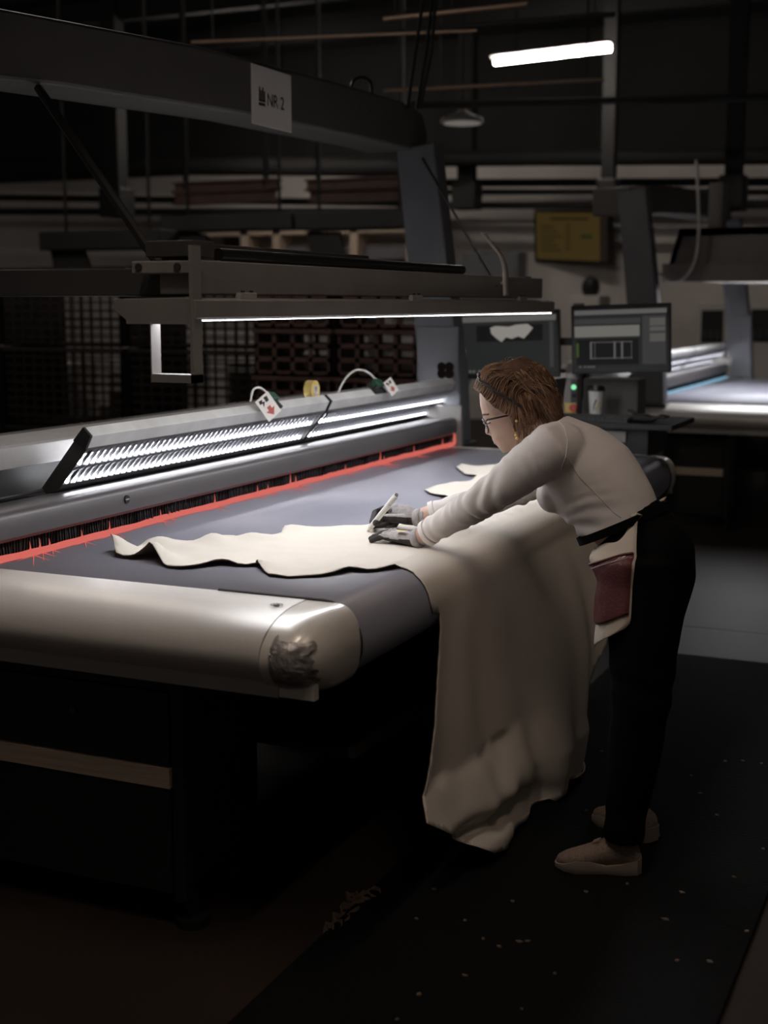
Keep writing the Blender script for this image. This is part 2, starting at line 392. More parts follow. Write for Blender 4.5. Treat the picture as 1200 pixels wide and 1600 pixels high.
# black bristle strips
base = None; n = 92
for k in range(n):
    y = HY0 + 0.1 + (6.42 - HY0 - 0.1) * k / n; w = (6.42 - HY0 - 0.1) / n
    if base is None:
        m = MB()
        for q in range(5):
            x = 0.004 * math.sin(q * 2.1); h = 0.05 + 0.006 * math.sin(q * 1.7)
            m.box((x - 0.003, q * w / 5, -h), (x + 0.003, (q + 0.8) * w / 5, 0.012))
        base = obj('bristle_strip', m, M_brist, hsg); br = base
    else:
        br = base.copy(); COL.objects.link(br)
    br.matrix_parent_inverse = pm_inv(hsg)
    br.location = (-2.525 + 0.006 * math.sin(k * 1.3), y, 0.952 + 0.002 * math.sin(k * 2.7)); br.rotation_euler = (0, 0.12 * math.sin(k * 1.9), 0)

# coral light line along the foot of the bristles
def light_line(Ya, Yb, m, label, spikes):
    t = thing('light_line', label, 'light strip', (-2.5, (Ya + Yb) / 2, 0.902))
    mb = MB(); N_ = 150; secs = []
    for k in range(N_ + 1):
        y = Ya + (Yb - Ya) * k / N_; nn = noise.noise(Vector((y * 4.1, 0.3, 0))) * 0.012 + noise.noise(Vector((y * 13, 5, 0))) * 0.004
        w = 0.011 + 0.004 * noise.noise(Vector((y * 9, 2, 0)))
        secs.append([(-2.50 + nn - w, y, 0.9025), (-2.50 + nn + w, y, 0.9025), (-2.50 + nn + w * 0.7, y, 0.9075 + 0.3 * w), (-2.50 + nn - w, y, 0.912 + 0.5 * w)])
    mb.loft(secs); obj('glow_strip', mb, m, t, smooth='auto')
    for (y, hu, hd) in spikes:
        s = MB()
        c = Vector((-2.503, y, 0.906))
        s.tube([c, c + Vector((0.0, 0.004, hu * 0.5)), c + Vector((0.001, 0.0, hu))], [0.0055, 0.0020, 0.0004], 5)
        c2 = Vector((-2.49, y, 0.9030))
        dn = Vector((0.62, -0.78, 0))          # belt reflections modelled as thin glowing slivers
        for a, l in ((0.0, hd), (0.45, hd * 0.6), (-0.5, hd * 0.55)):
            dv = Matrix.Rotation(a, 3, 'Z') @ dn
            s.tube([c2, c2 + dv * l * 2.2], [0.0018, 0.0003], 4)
        obj('glow_spike', s, m, t)
    return t
spk = []
for px, hu, hd in ((52, .035, .05), (67, .037, .04), (82, .03, .025), (132, .03, .035), (175, .035, .05), (254, .03, .035), (268, .02, .02), (338, .035, .04), (404, .03, .03), (420, .025, .03), (455, .04, .06), (463, .03, .05), (540, .025, .03), (594, .045, .06), (600, .02, .05), (646, .03, .05), (690, .03, .02)):
    spk.append((onz(px, 880 - 0.2624 * px, 0.905).y, hu * (1.0 + px / 1400), hd * 1.5))
red = light_line(2.55, 6.42, M_red, 'coral red glowing line with spikes at foot of black bristles', spk)
obj('glow_corner', MB().tube(catmull([(-2.50, 6.40, 0.905), (-2.495, 6.425, 0.915), (-2.495, 6.43, 0.945), (-2.497, 6.425, 0.965)], 5), [0.012 - 0.0006 * k for k in range(16)], 6), M_red, red)

# ------------------------------------------------------------------ louvred lamp fixtures on the housing
FA = [Vector(p) for p in ((-2.573, 1.239), (-2.545, 1.212), (-2.567, 1.170), (-2.672, 1.047), (-2.727, 1.017), (-2.750, 1.034), (-2.612, 1.196))]
def fixture(ya, yb, label):
    A, B, C, D, E_, F_, G = FA
    t = thing('louvre_lamp', label, 'lamp', (-2.65, ya, 1.02), 'louvred lamps on the cutter housing')
    obj('top_channel', MB().prism([A, B, C, G], 'y', ya, yb), mat('pale_alu', (0.66, 0.66, 0.64), 0.55, 0.1), t, bevel=0.0015)
    # trough: back + lips
    nrm = Vector((E_ - D)).normalized()   # pointing into the fixture
    d = (D - C).normalized(); wid = (D - C).length
    inn = 0.048
    back0, back1 = C + nrm * inn, D + nrm * inn
    obj('reflector_back', MB().prism([back0, back1, back1 + nrm * 0.006, back0 + nrm * 0.006], 'y', ya, yb), M_mirror, t)
    obj('lower_lip', MB().prism([D - d * 0.006, D + d * 0.012, D + d * 0.012 + nrm * 0.06, D - d * 0.006 + nrm * 0.06], 'y', ya, yb), M_rail, t, bevel=0.001)
    obj('upper_lip', MB().prism([C - d * 0.004, C + d * 0.006, C + d * 0.006 + nrm * 0.05, C - d * 0.004 + nrm * 0.05], 'y', ya, yb), M_rail, t)
    obj('channel_cap', MB().prism([A, B, C, G], 'y', ya - 0.012, ya - 0.004), M_black, t)
    for ye, w in ((ya, -0.004), (yb, 0.004)):
        obj('end_plate', MB().prism([A, B, C, D + d * 0.012, E_, F_, G], 'y', ye, ye + w), M_dkgrey, t)
    M0, M1 = C + d * (wid / 2 - 0.003), C + d * (wid / 2 + 0.001)
    obj('centre_rib', MB().prism([M0, M1, M1 + nrm * 0.03, M0 + nrm * 0.03], 'y', ya, yb), M_mirror, t)
    for q in (0.25, 0.75):
        c = C + d * wid * q + nrm * 0.036
        obj('tube', MB().cyl((c.x, ya + 0.03, c.y), (c.x, yb - 0.03, c.y), 0.008, 10), M_tubes, t, smooth='auto', label='lit fluorescent tube')
    pitch = 0.034; nb = int((yb - ya) / pitch); base = None
    for q in (0, 1):
        for k in range(1, nb):
            y = ya + k * (yb - ya) / nb
            if base is None:
                # blade: thin vane across the row, slightly thicker at the outside edge
                a0 = C + d * 0.006; a1 = C + d * (wid / 2 - 0.003); m = MB()
                p = [a0, a1, a1 + nrm * 0.026, a0 + nrm * 0.026]
                vs = []
                for pt, hw in zip(p, (0.0035, 0.0035, 0.0006, 0.0006)):
                    vs += [(pt.x, -hw, pt.y), (pt.x, hw, pt.y)]
                m.add(vs, [(0,2,4,6), (1,7,5,3), (0,1,3,2), (2,3,5,4), (4,5,7,6), (6,7,1,0)])
                base = obj('louvre_blade', m, M_mirror, t); b_ = base
            else:
                b_ = base.copy(); COL.objects.link(b_)
            off = d * (wid / 2 - 0.002) if q else Vector((0, 0))
            b_.matrix_parent_inverse = pm_inv(t)
            b_.location = (off.x, y, off.y)
    return t
lampA = fixture(3.45, 5.10, 'grey louvred lamp fixture with bare dark end, on the housing left of its twin')
lampB = fixture(5.13, 6.80, 'louvred lamp fixture on the housing reaching the monitor end, with a dusty frosted rim')

# connectors, tags and cables on top of the fixtures
def connector(px, py, Yc, label, cable):
    c = Vector((-2.568, Yc, 1.236))
    t = thing('cable_connector', label, 'connector', c)
    R = Matrix.Rotation(0.75, 3, 'Y')
    obj('base_plate', MB().box(c + Vector((-0.03, -0.055, -0.004)), c + Vector((0.035, 0.06, 0.008)), R), M_ink, t, bevel=0.002)
    bb = c + Vector((0.006, 0.0, 0.02))
    obj('body', MB().box(bb + Vector((-0.018, -0.03, -0.016)), bb + Vector((0.018, 0.035, 0.016)), R), M_green, t, bevel=0.004)
    obj('plug', MB().cyl(bb + Vector((0.008, -0.02, -0.006)), bb + Vector((0.02, -0.05, -0.018)), 0.008, 10), M_dkgrey, t)
    obj('screw_row', MB().box(bb + Vector((-0.02, -0.015, 0.004)), bb + Vector((-0.004, 0.02, 0.022)), R), M_green, t, bevel=0.002)
    obj('cable', MB().tube(catmull([c + Vector(q) for q in cable], 6), 0.0045, 8), M_whitep, t, smooth=True)
    return t
connector(432, 628, 4.62, 'green and black cable connector with short grey lead, by the red arrow tag', [(0.0, 0.0, 0.03), (-0.02, -0.03, 0.06), (-0.03, -0.07, 0.055), (-0.035, -0.085, 0.01)])
connector(590, 604, 5.62, 'green and black cable connector with long arching white lead', [(0.0, 0.02, 0.03), (-0.02, -0.04, 0.075), (-0.03, -0.14, 0.09), (-0.03, -0.25, 0.06), (-0.03, -0.33, 0.0)])
def hangtag(px, py, Yc, rot, label, w=0.085, h=0.092):
    c = onx(px, py, -2.515)
    t = thing('warning_tag', label, 'tag', c)
    R = Matrix.Rotation(-0.35, 3, 'Z') @ Matrix.Rotation(-0.35, 3, 'Y') @ Matrix.Rotation(rot, 3, 'X')
    cut = MB().box(c + Vector((-0.001, -w/2, -h/2)), c + Vector((0.001, w/2, h/2)), R)
    obj('card', cut, M_paper, t)
    def pl(name, pts, m):
        q_ = w / 0.05
        vs = [c + R @ Vector((0.0018, y * q_, z * q_ * 0.8)) for y, z in pts]; vs2 = [c + R @ Vector((0.0008, y * q_, z * q_ * 0.8)) for y, z in pts]; n = len(pts)
        obj(name, MB().add(vs + vs2, [tuple(range(n))] + [(i, (i+1) % n, n+(i+1) % n, n+i) for i in range(n)]), m, t)
    pl('arrow_print', [(-0.006, 0.0), (0.006, 0.0), (0.006, -0.01), (0.016, -0.01), (0, -0.028), (-0.016, -0.01), (-0.006, -0.01)], M_redink)
    pl('bolt_print', [(-0.016, 0.028), (-0.004, 0.026), (-0.008, 0.02), (0.0, 0.018), (-0.012, 0.006), (-0.009, 0.016), (-0.018, 0.018)], M_ink)
    pl('bolt_print', [(0.002, 0.028), (0.014, 0.026), (0.012, 0.012), (0.002, 0.012)], M_ink)
hangtag(419, 635, 4.5, 0.5, 'white card tag with red arrow hung beside the nearer green connector')
hangtag(611, 604, 5.7, 0.45, 'small white card tag leaning beside the connector with the long lead', 0.062, 0.072)
# yellow tape roll
c = onx(487, 609, -2.60)
yr = thing('tape_roll', 'yellow tape roll with white core standing on top of the lamp housing', 'tape roll', c)
mb = MB(); prof = [(0.020, -0.018), (0.040, -0.018), (0.040, 0.018), (0.020, 0.018)]
secs = [[c + Vector((x, r * math.cos(2*PI*k/28), r * math.sin(2*PI*k/28))) for r, x in prof] for k in range(28)]; secs.append(secs[0])
obj('tape_ring', mb.loft(secs, cap=False), M_yellow, yr, smooth='auto')
mb = MB(); secs = [[c + Vector((x, r * math.cos(2*PI*k/28), r * math.sin(2*PI*k/28))) for r, x in ((0.016, -0.019), (0.0205, -0.019), (0.0205, 0.021), (0.016, 0.021))] for k in range(28)]; secs.append(secs[0])
obj('core', mb.loft(secs, cap=False), M_paper, yr, smooth='auto')

# ------------------------------------------------------------------ overhead light bar across the belt
bar = thing('overhead_light_bar', 'long grey overhead light bar hung across the belt with glowing underside', 'light bar', (-1.9, 4.4, 1.6))
BY0, BY1 = 2.96, 5.83
BX = -1.85
obj('beam', MB().box((-1.961, BY0, 1.643), (BX, BY1, 1.729)), M_greyp, bar, bevel=0.004)
obj('lamp_housing', MB().prism([(-2.072, 1.631), (-2.072, 1.6015), (-2.035, 1.5775), (-1.836, 1.5775), (-1.827, 1.585), (-1.827, 1.6274), (-1.859, 1.6348)], 'y', BY0 - 0.045, BY1 + 0.11), M_greyp, bar, bevel=0.002)
obj('diffuser', MB().box((-2.03, BY0 - 0.030, 1.5755), (-1.836, BY1 + 0.09, 1.5780)), M_diff, bar)
obj('end_lip', MB().box((-2.035, BY0 - 0.045, 1.568), (-1.834, BY0 - 0.038, 1.580)), M_greyp, bar)
obj('top_rail', MB().cyl((-1.87, 3.10, 1.746), (-1.87, 4.88, 1.746), 0.017, 12), M_blackp, bar, smooth='auto')
obj('rear_rail', MB().box((-1.98, 3.0, 1.729), (-1.925, 4.16, 1.777)), M_dkgrey, bar, bevel=0.003)
for px in (388, 652, 818):
    y = onx(px, 462, BX + 0.01).y
    cp_ = obj('clip', MB().box((BX - 0.005, y - 0.045, 1.628), (BX + 0.012, y + 0.045, 1.648)), M_alu, bar, bevel=0.002)
    for dy in (-0.026, 0.020): obj('clip_screw', MB().cyl((BX + 0.008, y + dy, 1.649), (BX + 0.008, y + dy, 1.654), 0.0055, 8), M_ink, cp_)
for dy in (0, 0.042): obj('beam_screw', MB().cyl((BX - 0.02, 5.66 + dy, 1.728), (BX - 0.02, 5.66 + dy, 1.734), 0.0075, 8), M_ink, bar)
# hanging strip bracket at the near end
bk = obj('end_bracket', MB().box((-1.841, 2.91, 1.421), (-1.832, 2.953, 1.763)).box((-1.957, 2.91, 1.421), (-1.832, 2.953, 1.442)).box((-1.960, 2.91, 1.421), (-1.957, 2.953, 1.572)), M_greyp, bar)
obj('bracket_block', MB().box((-2.026, 2.932, 1.694), (-1.841, 2.978, 1.726)), M_greyp, bar, bevel=0.003)
for x in (-2.003, -1.887): obj('block_bolt', MB().cyl((x, 2.934, 1.711), (x, 2.928, 1.711), 0.010, 12), M_ink, bar)
obj('motor_block', MB().box((-1.99, 2.942, 1.736), (-1.85, 3.05, 1.777)), M_dkgrey, bar, bevel=0.003)
arm = obj('side_arm', MB().prism([(2.997, 1.6385), (2.997, 1.711), (3.09, 1.711), (3.09, 1.6385)], 'x', -3.05, -1.943), M_dkgrey, bar, bevel=0.004)
# stays up to the arch
tp_ = onx(60, 138, -2.82)
obj('stay_rod', MB().tube([(-2.0, 3.045, 1.70), tp_], 0.014, 8), M_black, bar)
p1 = onx(778, 432, BX); p0 = onx(655, 238, -2.80)
obj('stay_cable', MB().tube([p1 + Vector((0, -0.02, -0.04)), p0], 0.006, 8), M_blackp, bar)
# bent paper strip screwed to the bar
tg = thing('bent_label', 'bent pale paper label with printed lines screwed to the light bar', 'label', onx(790, 440, BX + 0.014))
pth = [onx(x, y, BX + d_) for x, y, d_ in ((791, 462, 0.014), (790, 440, 0.014), (789, 418, 0.013), (782, 398, -0.02), (768, 380, -0.08), (755, 364, -0.16))]
pth = catmull(pth, 5)
wv = Vector((0, 0.07, 0))
obj('strip', MB().grid(lambda u, v: pth[round(v * 25)] + wv * (u - 0.5), 1, 25), M_paper, tg, smooth=True, solid=0.0008)
for k, (u0, u1) in enumerate(((0.1, 0.9), (0.55, 0.95), (0.25, 0.5), (0.6, 0.95), (0.3, 0.9), (0.32, 0.92), (0.35, 0.92), (0.4, 0.95), (0.42, 0.94), (0.5, 0.96))):
    j = 24 - k; a, b2 = pth[j], pth[j] * 0.65 + pth[j-1] * 0.35
    nr = Vector((0.0022, -0.001, 0.0012))
    obj('print_line', MB().add([a + wv*(u0-0.5) + nr, a + wv*(u1-0.5) + nr, b2 + wv*(u1-0.5) + nr, b2 + wv*(u0-0.5) + nr], [(0,1,2,3)]), M_grink, tg)
q = onx(784, 442, BX + 0.016)
obj('screw', MB().ball(q, (0.004, 0.008, 0.008), 6), M_alu, tg, smooth=True)

# ------------------------------------------------------------------ arch over the machine
arch = thing('machine_arch', 'tall grey arch spanning the cutting machine, carrying the NR 2 sign', 'machine frame', (-2.9, 4.7, 0))
AX = -2.80
prof = [(2.75, 2.24), (3.7, 2.315), (5.0, 2.375), (6.3, 2.40), (6.62, 2.40), (6.78, 2.44), (6.80, 2.50), (6.72, 2.60), (6.45, 2.625), (5.6, 2.61), (4.5, 2.575), (3.4, 2.50), (2.75, 2.44)]
obj('top_beam', MB().prism(prof, 'x', AX, AX - 0.28), M_archp, arch, bevel=0.012)
def xz(px, py, Y): p = ony(px, py, Y); return (p.x, p.z)
def leg(Ya, Yb, name):
    a, b_, c_, d_ = xz(621, 235, 6.6), xz(679, 222, 6.6), xz(720, 588, 6.6), xz(657, 586, 6.6)
    e_, f_ = (c_[0] + 0.02, 0.9), (d_[0] + 0.02, 0.9)
    m = MB().prism([a, b_, c_, e_, f_, d_], 'y', Ya, Yb)
    o = obj('leg', m, M_bluegrey, arch, bevel=0.01)
    obj('foot_column', MB().box((f_[0] - 0.02, Ya - 0.02, 0), (e_[0] + 0.02, Yb + 0.02, 0.9)), M_dkgrey, o, bevel=0.005)
    pw = obj('cover_plate', MB().box((d_[0] - 0.01, Ya - 0.008, 1.16), (c_[0] - 0.005, Ya, 1.50)), M_bluegrey, o, bevel=0.003)
    for px in (690, 702):
        for py in (573, 584):
            h = ony(px, py, Ya - 0.008); obj('vent_hole', MB().cyl(h + Vector((0, 0.003, 0)), h + Vector((0, -0.001, 0)), 0.010, 16), M_ink, pw)
leg(6.58, 6.72, 'leg')
leg(2.72, 2.86, 'leg')
# paper sign
sg = thing('paper_sign', 'white paper sign reading NR 2 on the arch beam', 'sign', onx(424, 155, AX + 0.002))
q = [onx(x, y, AX + 0.003) for x, y in ((393, 100), (455, 117), (455, 207), (393, 193))]
ym = (q[0].y + q[3].y) / 2; yM = (q[1].y + q[2].y) / 2; zt = (q[0].z + q[1].z) / 2; zb = (q[2].z + q[3].z) / 2
obj('sheet', MB().box((AX + 0.001, ym, zb), (AX + 0.004, yM, zt)), M_paper, sg)
def on_sign(px, py): return onx(px, py, AX + 0.0045)
t0 = on_sign(417, 165); t1 = on_sign(444, 168)
me = textmesh('NR 2', 0.10, 0.0006)
wid = max(v.co.x for v in me.vertices); hgt = max(v.co.y for v in me.vertices); want = t1.y - t0.y; hw = on_sign(417, 145).z - t0.z
for v in me.vertices: v.co = Vector((AX + 0.0045 + v.co.z, t0.y + v.co.x * want / wid, t0.z + v.co.y * hw / hgt))
obj('lettering', me, M_ink, sg, fixn=False)
m = MB(); l0, l1 = on_sign(404.5, 164), on_sign(414.5, 137)
w = l1.y - l0.y; h = l1.z - l0.z
for k in range(4): m.box((AX + 0.004, l0.y + w * (0.04 + 0.25 * k), l0.z + h * 0.27), (AX + 0.0052, l0.y + w * (0.04 + 0.25 * k + 0.17), l0.z + h * (0.97 if k % 2 == 0 else 0.80)))
m.box((AX + 0.004, l0.y, l0.z + h*0.22), (AX + 0.0052, l1.y, l0.z + h * 0.30))
for k in range(5): m.box((AX + 0.004, l0.y + w * k / 5, l0.z), (AX + 0.0052, l0.y + w * (k + 0.75) / 5, l0.z + h * 0.15))
obj('logo_print', m, M_ink, sg)
# cable loop on the arch beam
obj('cable_loop', MB().tube(catmull([onx(548, 142, -2.9), onx(552, 126, -2.9), onx(566, 121, -2.9), onx(579, 128, -2.9), onx(581, 150, -2.9)], 5), 0.008, 6), M_blackp, arch, smooth=True)
for px, py in ((562, 170), (578, 172)):
    h = onx(px, py, AX); obj('beam_hole', MB().cyl(h + Vector((-0.002, 0, 0)), h + Vector((0.001, 0, 0)), 0.007, 10), M_ink, arch)

# ------------------------------------------------------------------ floor mat, hide
matt = tag(obj('rubber_mat', MB().box((-1.49, 1.2, 0.0), (-0.477, 6.13, 0.012)), M_mat, bevel=0.004), 'long black rubber mat on the floor where the person stands', 'floor mat')

S0 = PI / 2 * (RR + 0.006)
def inpoly(p, poly):
    x, y = p; c = False; n = len(poly)
    for i in range(n):
        x0, y0 = poly[i]; x1, y1 = poly[i-1]
        if (y0 > y) != (y1 > y) and x < (x1 - x0) * (y - y0) / (y1 - y0) + x0: c = not c
    return c
def spoly(): # outline in (s, Y): s past the roller's top tangent
    t = lambda x, y: (lambda p: (p.x - XC, p.y))(onz(x, y, 0.905))
    front = [(174, 862), (182, 869), (192, 871), (208, 873), (228, 874), (245, 880), (262, 886), (282, 888), (303, 887), (325, 884), (346, 882), (372, 884), (398, 884), (404, 890), (413, 895), (420, 899), (450, 902), (470, 901), (500, 900), (522, 897), (545, 892), (575, 893), (600, 890), (625, 886), (648, 888)]
    back = [(575, 821), (520, 824), (480, 826), (455, 826), (444, 828), (440, 834), (425, 838), (405, 836), (385, 841), (362, 840), (345, 838), (330, 844), (312, 850), (292, 848), (268, 845), (246, 847), (232, 852), (214, 859), (200, 857), (186, 857)]
    far = [(800, 722), (772, 727), (745, 729), (722, 726), (713, 731), (727, 742), (743, 744), (746, 747), (737, 752), (712, 754), (690, 758), (664, 766), (672, 772), (695, 777), (711, 784), (704, 791), (690, 797), (668, 800), (640, 806), (606, 813)]
    out = [t(*p) for p in front]
    hang = [(0.06, 3.33), (0.10, 3.325), (0.15, 3.32), (0.180, 3.335), (0.19, 3.385), (0.25, 3.39), (0.33, 3.38), (0.42, 3.365), (0.50, 3.345), (0.60, 3.30), (0.69, 3.235), (0.73, 3.195), (0.80, 3.30), (0.88, 3.42), (0.94, 3.52), (0.965, 3.62), (0.97, 3.72), (0.965, 3.82), (0.96, 3.95), (0.955, 4.05), (0.93, 4.15), (0.93, 4.20), (0.965, 4.27), (0.965, 4.42), (0.90, 4.47), (0.76, 4.50), (0.62, 4.58), (0.48, 4.75), (0.3, 4.92), (0.1, 5.10), (-0.1, 5.42), (-0.3, 5.72)]
    return out + hang + [t(*p) for p in far] + [t(*p) for p in back]
BUMPS = [(*onz(px_, py_, 0.905)[:2], bh_, br_) for px_, py_, bh_, br_ in ((172, 862, 0.050, 0.055), (239, 876, 0.052, 0.048), (288, 858, 0.010, 0.05), (333, 850, 0.030, 0.045), (305, 886, 0.006, 0.04), (347, 884, 0.016, 0.035), (405, 888, 0.020, 0.035), (360, 845, 0.012, 0.03), (395, 842, 0.014, 0.04), (250, 852, 0.022, 0.05), (545, 893, 0.008, 0.05), (620, 888, 0.008, 0.05), (700, 780, 0.008, 0.08), (735, 748, 0.014, 0.06), (455, 828, 0.012, 0.05))]
def hide_pt(s, y):
    off = 0.006
    wob = noise.noise(Vector((s * 2.2, y * 2.2, 4.0)))
    if s <= 0:
        x, z = XC + s, ZT + off
        for bx, by, bh, br_ in BUMPS:
            d2 = ((x - bx) ** 2 + (y - by) ** 2) / br_ ** 2
            if d2 < 9: z += bh * math.exp(-d2)
        z += 0.0035 * (1 + noise.noise(Vector((s * 14, y * 14, 1.0))))
        return Vector((x, y, z))
    r = RR + off; a = min(s / r, PI / 2)
    x, z = XC + r * math.sin(a), ZC + r * math.cos(a)
    h = max(0.0, s - S0)
    t_ = min(1.0, h / 0.8)
    # hanging sheet: leaning out, broad soft folds, crumpled at the floor
    ph = y * 9.5 - 0.6 + 1.6 * noise.noise(Vector((y * 1.7, h * 1.2, 7)))
    lean = 0.02 * t_ + 0.17 * t_ * smooth01(3.5, 4.3, y)
    fk = smooth01(3.2, 3.6, y) * 0.75 + 0.25
    fold = (0.030 * t_ ** 0.8) * math.sin(ph) + 0.016 * t_ * math.sin(2.3 * ph + 1.1) + 0.02 * t_ * noise.noise(Vector((y * 4, h * 3, 2)))
    x += lean + fold * fk + 0.055 * math.sin(PI * min(1, h / 0.58)) * smooth01(4.0, 4.5, y)
    zz = z - h
    if h > 0.5:   # the foot gathers: bulge and tuck
        q = (h - 0.5) / 0.36
        left = smooth01(4.25, 3.7, y)
        x += left * (0.06 * math.sin(min(q, 1.6) * PI * 0.9) - 0.06 * math.exp(-((h - 0.69 - 0.10 * (y - 3.5)) / 0.035) ** 2) * smooth01(3.25, 3.4, y) + 0.02 * q + 0.03 * noise.noise(Vector((y * 7, q * 2.4, 9))))
        zz = z - 0.5 - (h - 0.5) * (1 - 0.10 * left * min(q, 1.5))
        x += (1 - left) * -0.12 * max(0, q - 0.35)
    yy = y + 0.02 * t_ * math.sin(7 * h + y * 3)
    if zz < 0.02: x += (0.02 - zz) * 0.8; zz = 0.020 + 0.012 * (1 + noise.noise(Vector((y * 9, s * 9, 0))))
    return Vector((x, yy, zz))
poly = spoly()
# roughen the outline a little
dense = []
for i in range(len(poly)):
    a, b2 = Vector(poly[i-1]), Vector(poly[i]); L = (b2 - a).length; nseg = max(1, int(L / 0.018))
    for k in range(nseg):
        p = a.lerp(b2, k / nseg); w = 0.004 * noise.noise(Vector((p.x * 40, p.y * 40, 0))); dense.append(Vector((p.x + w, p.y + w)))
pts = list(dense); nb = len(dense)
gs = 0.016
smin = min(p.x for p in dense); smax = max(p.x for p in dense); ymin = min(p.y for p in dense); ymax = max(p.y for p in dense)
dl = [tuple(p) for p in poly]
row = 0; sv = smin
while sv < smax:
    yv = ymin + (gs / 2 if row % 2 else 0)
    while yv < ymax:
        if inpoly((sv, yv), dl) and inpoly((sv - 0.008, yv), dl) and inpoly((sv + 0.008, yv), dl) and inpoly((sv, yv + 0.008), dl) and inpoly((sv, yv - 0.008), dl): pts.append(Vector((sv, yv)))
        yv += gs
    sv += gs * 0.87; row += 1
vv, ee, ff, *_ = geometry.delaunay_2d_cdt(pts, [(i, (i + 1) % nb) for i in range(nb)], [], 1, 1e-5)
mb = MB(); V3 = [hide_pt(p.x, p.y) for p in vv]; F3 = [tuple(f) for f in ff]
mb.add(V3, F3)
me = mb.mesh('leather_hide')
bm = bmesh.new(); bm.from_mesh(me); bmesh.ops.recalc_face_normals(bm, faces=bm.faces)
ct = max(bm.faces, key=lambda f: f.calc_center_median().z if f.calc_center_median().x < -1.5 else 0)
if sum(f.normal.z for f in bm.faces if f.calc_center_median().x < -1.5) < 0: bmesh.ops.reverse_faces(bm, faces=bm.faces)
bm.to_mesh(me); bm.free()
hide = bpy.data.objects.new('leather_hide', me); COL.objects.link(hide)
me.materials.append(M_leather); me.materials.append(M_leather_b)
me.polygons.foreach_set('use_smooth', [True] * len(me.polygons))
md = hide.modifiers.new('solid', 'SOLIDIFY'); md.thickness = 0.003; md.offset = -1; md.material_offset = 1; md.material_offset_rim = 1
tag(hide, 'cream leather hide spread on the belt and hanging to the floor', 'leather hide')

# scraps on the floor and the mat
k = 0
for px, py, r in ((520, 1452, .028), (532, 1440, .03), (545, 1426, .032), (556, 1412, .03), (568, 1408, .026), (580, 1402, .03), (512, 1458, .016), (548, 1405, .02)):
    c = onz(px, py, 0.0); m = MB(); n = 8
    secs = []
    for i in range(n):
        a = 1.9 * PI * i / n + k; q = c + Vector((r * 0.8 * math.cos(a), r * 0.8 * math.sin(a), 0.0))
        secs.append([q + Vector((0, 0, 0.001)), q + Vector((0.003, 0, 0.001)), q + Vector((0.004, 0.002, 0.016 + 0.008 * math.sin(a * 2 + k))), q + Vector((0.001, 0.002, 0.016 + 0.008 * math.sin(a * 2 + k)))])
    tag(obj('leather_offcut', m.loft(secs), M_scrap, smooth=False), 'curled tan leather offcut lying in a heap at the mat edge', 'offcut', 'offcuts at the mat edge'); k += 1
for px, py in ((651,1436),(726,1439),(755,1468),(825,1471),(801,1409),(916,1394),(1065,1395),(1040,1437),(1167,1456),(1058,1502),(655,1555),(815,1577),(867,1522),(811,1472),(678,1390),(916,1267),(1133,1190),(1160,1189),(1190,1193),(1120,1274),(1147,1371),(980,1382),(620,1594),(1192,1327),(780,1480),(1080,1212),(940,1175),(1094,1240),(726,1525),(1108,1503)):
    c = onz(px, py, 0.012); a = random.random() * 6; s_ = 0.004 + 0.004 * random.random()
    q = [c + Vector((s_ * math.cos(a + t) * (1.6 if i % 2 else 0.9), s_ * math.sin(a + t), 0)) for i, t in enumerate((0, 1.3, 2.6, 3.9, 5.1))]
    m = MB().add([p + Vector((0,0,0.0005)) for p in q] + [p + Vector((0, 0, 0.002 + 0.003 * random.random())) for p in q], [(0,1,2,3,4), (5,6,7,8,9)] + [(i, (i+1) % 5, 5 + (i+1) % 5, 5+i) for i in range(5)])
    tag(obj('leather_crumb', m, M_scrap), 'tiny pale leather crumb lying on the black rubber mat', 'crumb', 'crumbs on the mat')

# ------------------------------------------------------------------ operator console at the far end
dk = thing('operator_console', 'dark operator console with shelf and support column at the far table end', 'console', (-1.9, 6.85, 0))
obj('desk_top', MB().box((-2.35, 6.60, 1.00), (-1.42, 7.15, 1.03)), M_black, dk, bevel=0.004)
obj('column', MB().box((-2.02, 7.12, 0), (-1.72, 7.30, 1.22)), M_greyp, dk, bevel=0.006)
obj('drawer_box', MB().box((-2.2, 6.66, 0.86), (-1.55, 7.1, 1.0)), M_black, dk, bevel=0.004)
obj('drawer_front', MB().box((-1.83, 6.645, 0.93), (-1.66, 6.66, 0.985)), M_greyp, dk, bevel=0.002)
obj('monitor_mast', MB().cyl((-2.02, 7.0, 1.03), (-2.02, 7.0, 1.62), 0.03, 14), M_greyp, dk, smooth='auto')
obj('cross_arm', MB().box((-2.5, 6.96, 1.40), (-1.6, 7.0, 1.44)), M_dkgrey, dk)
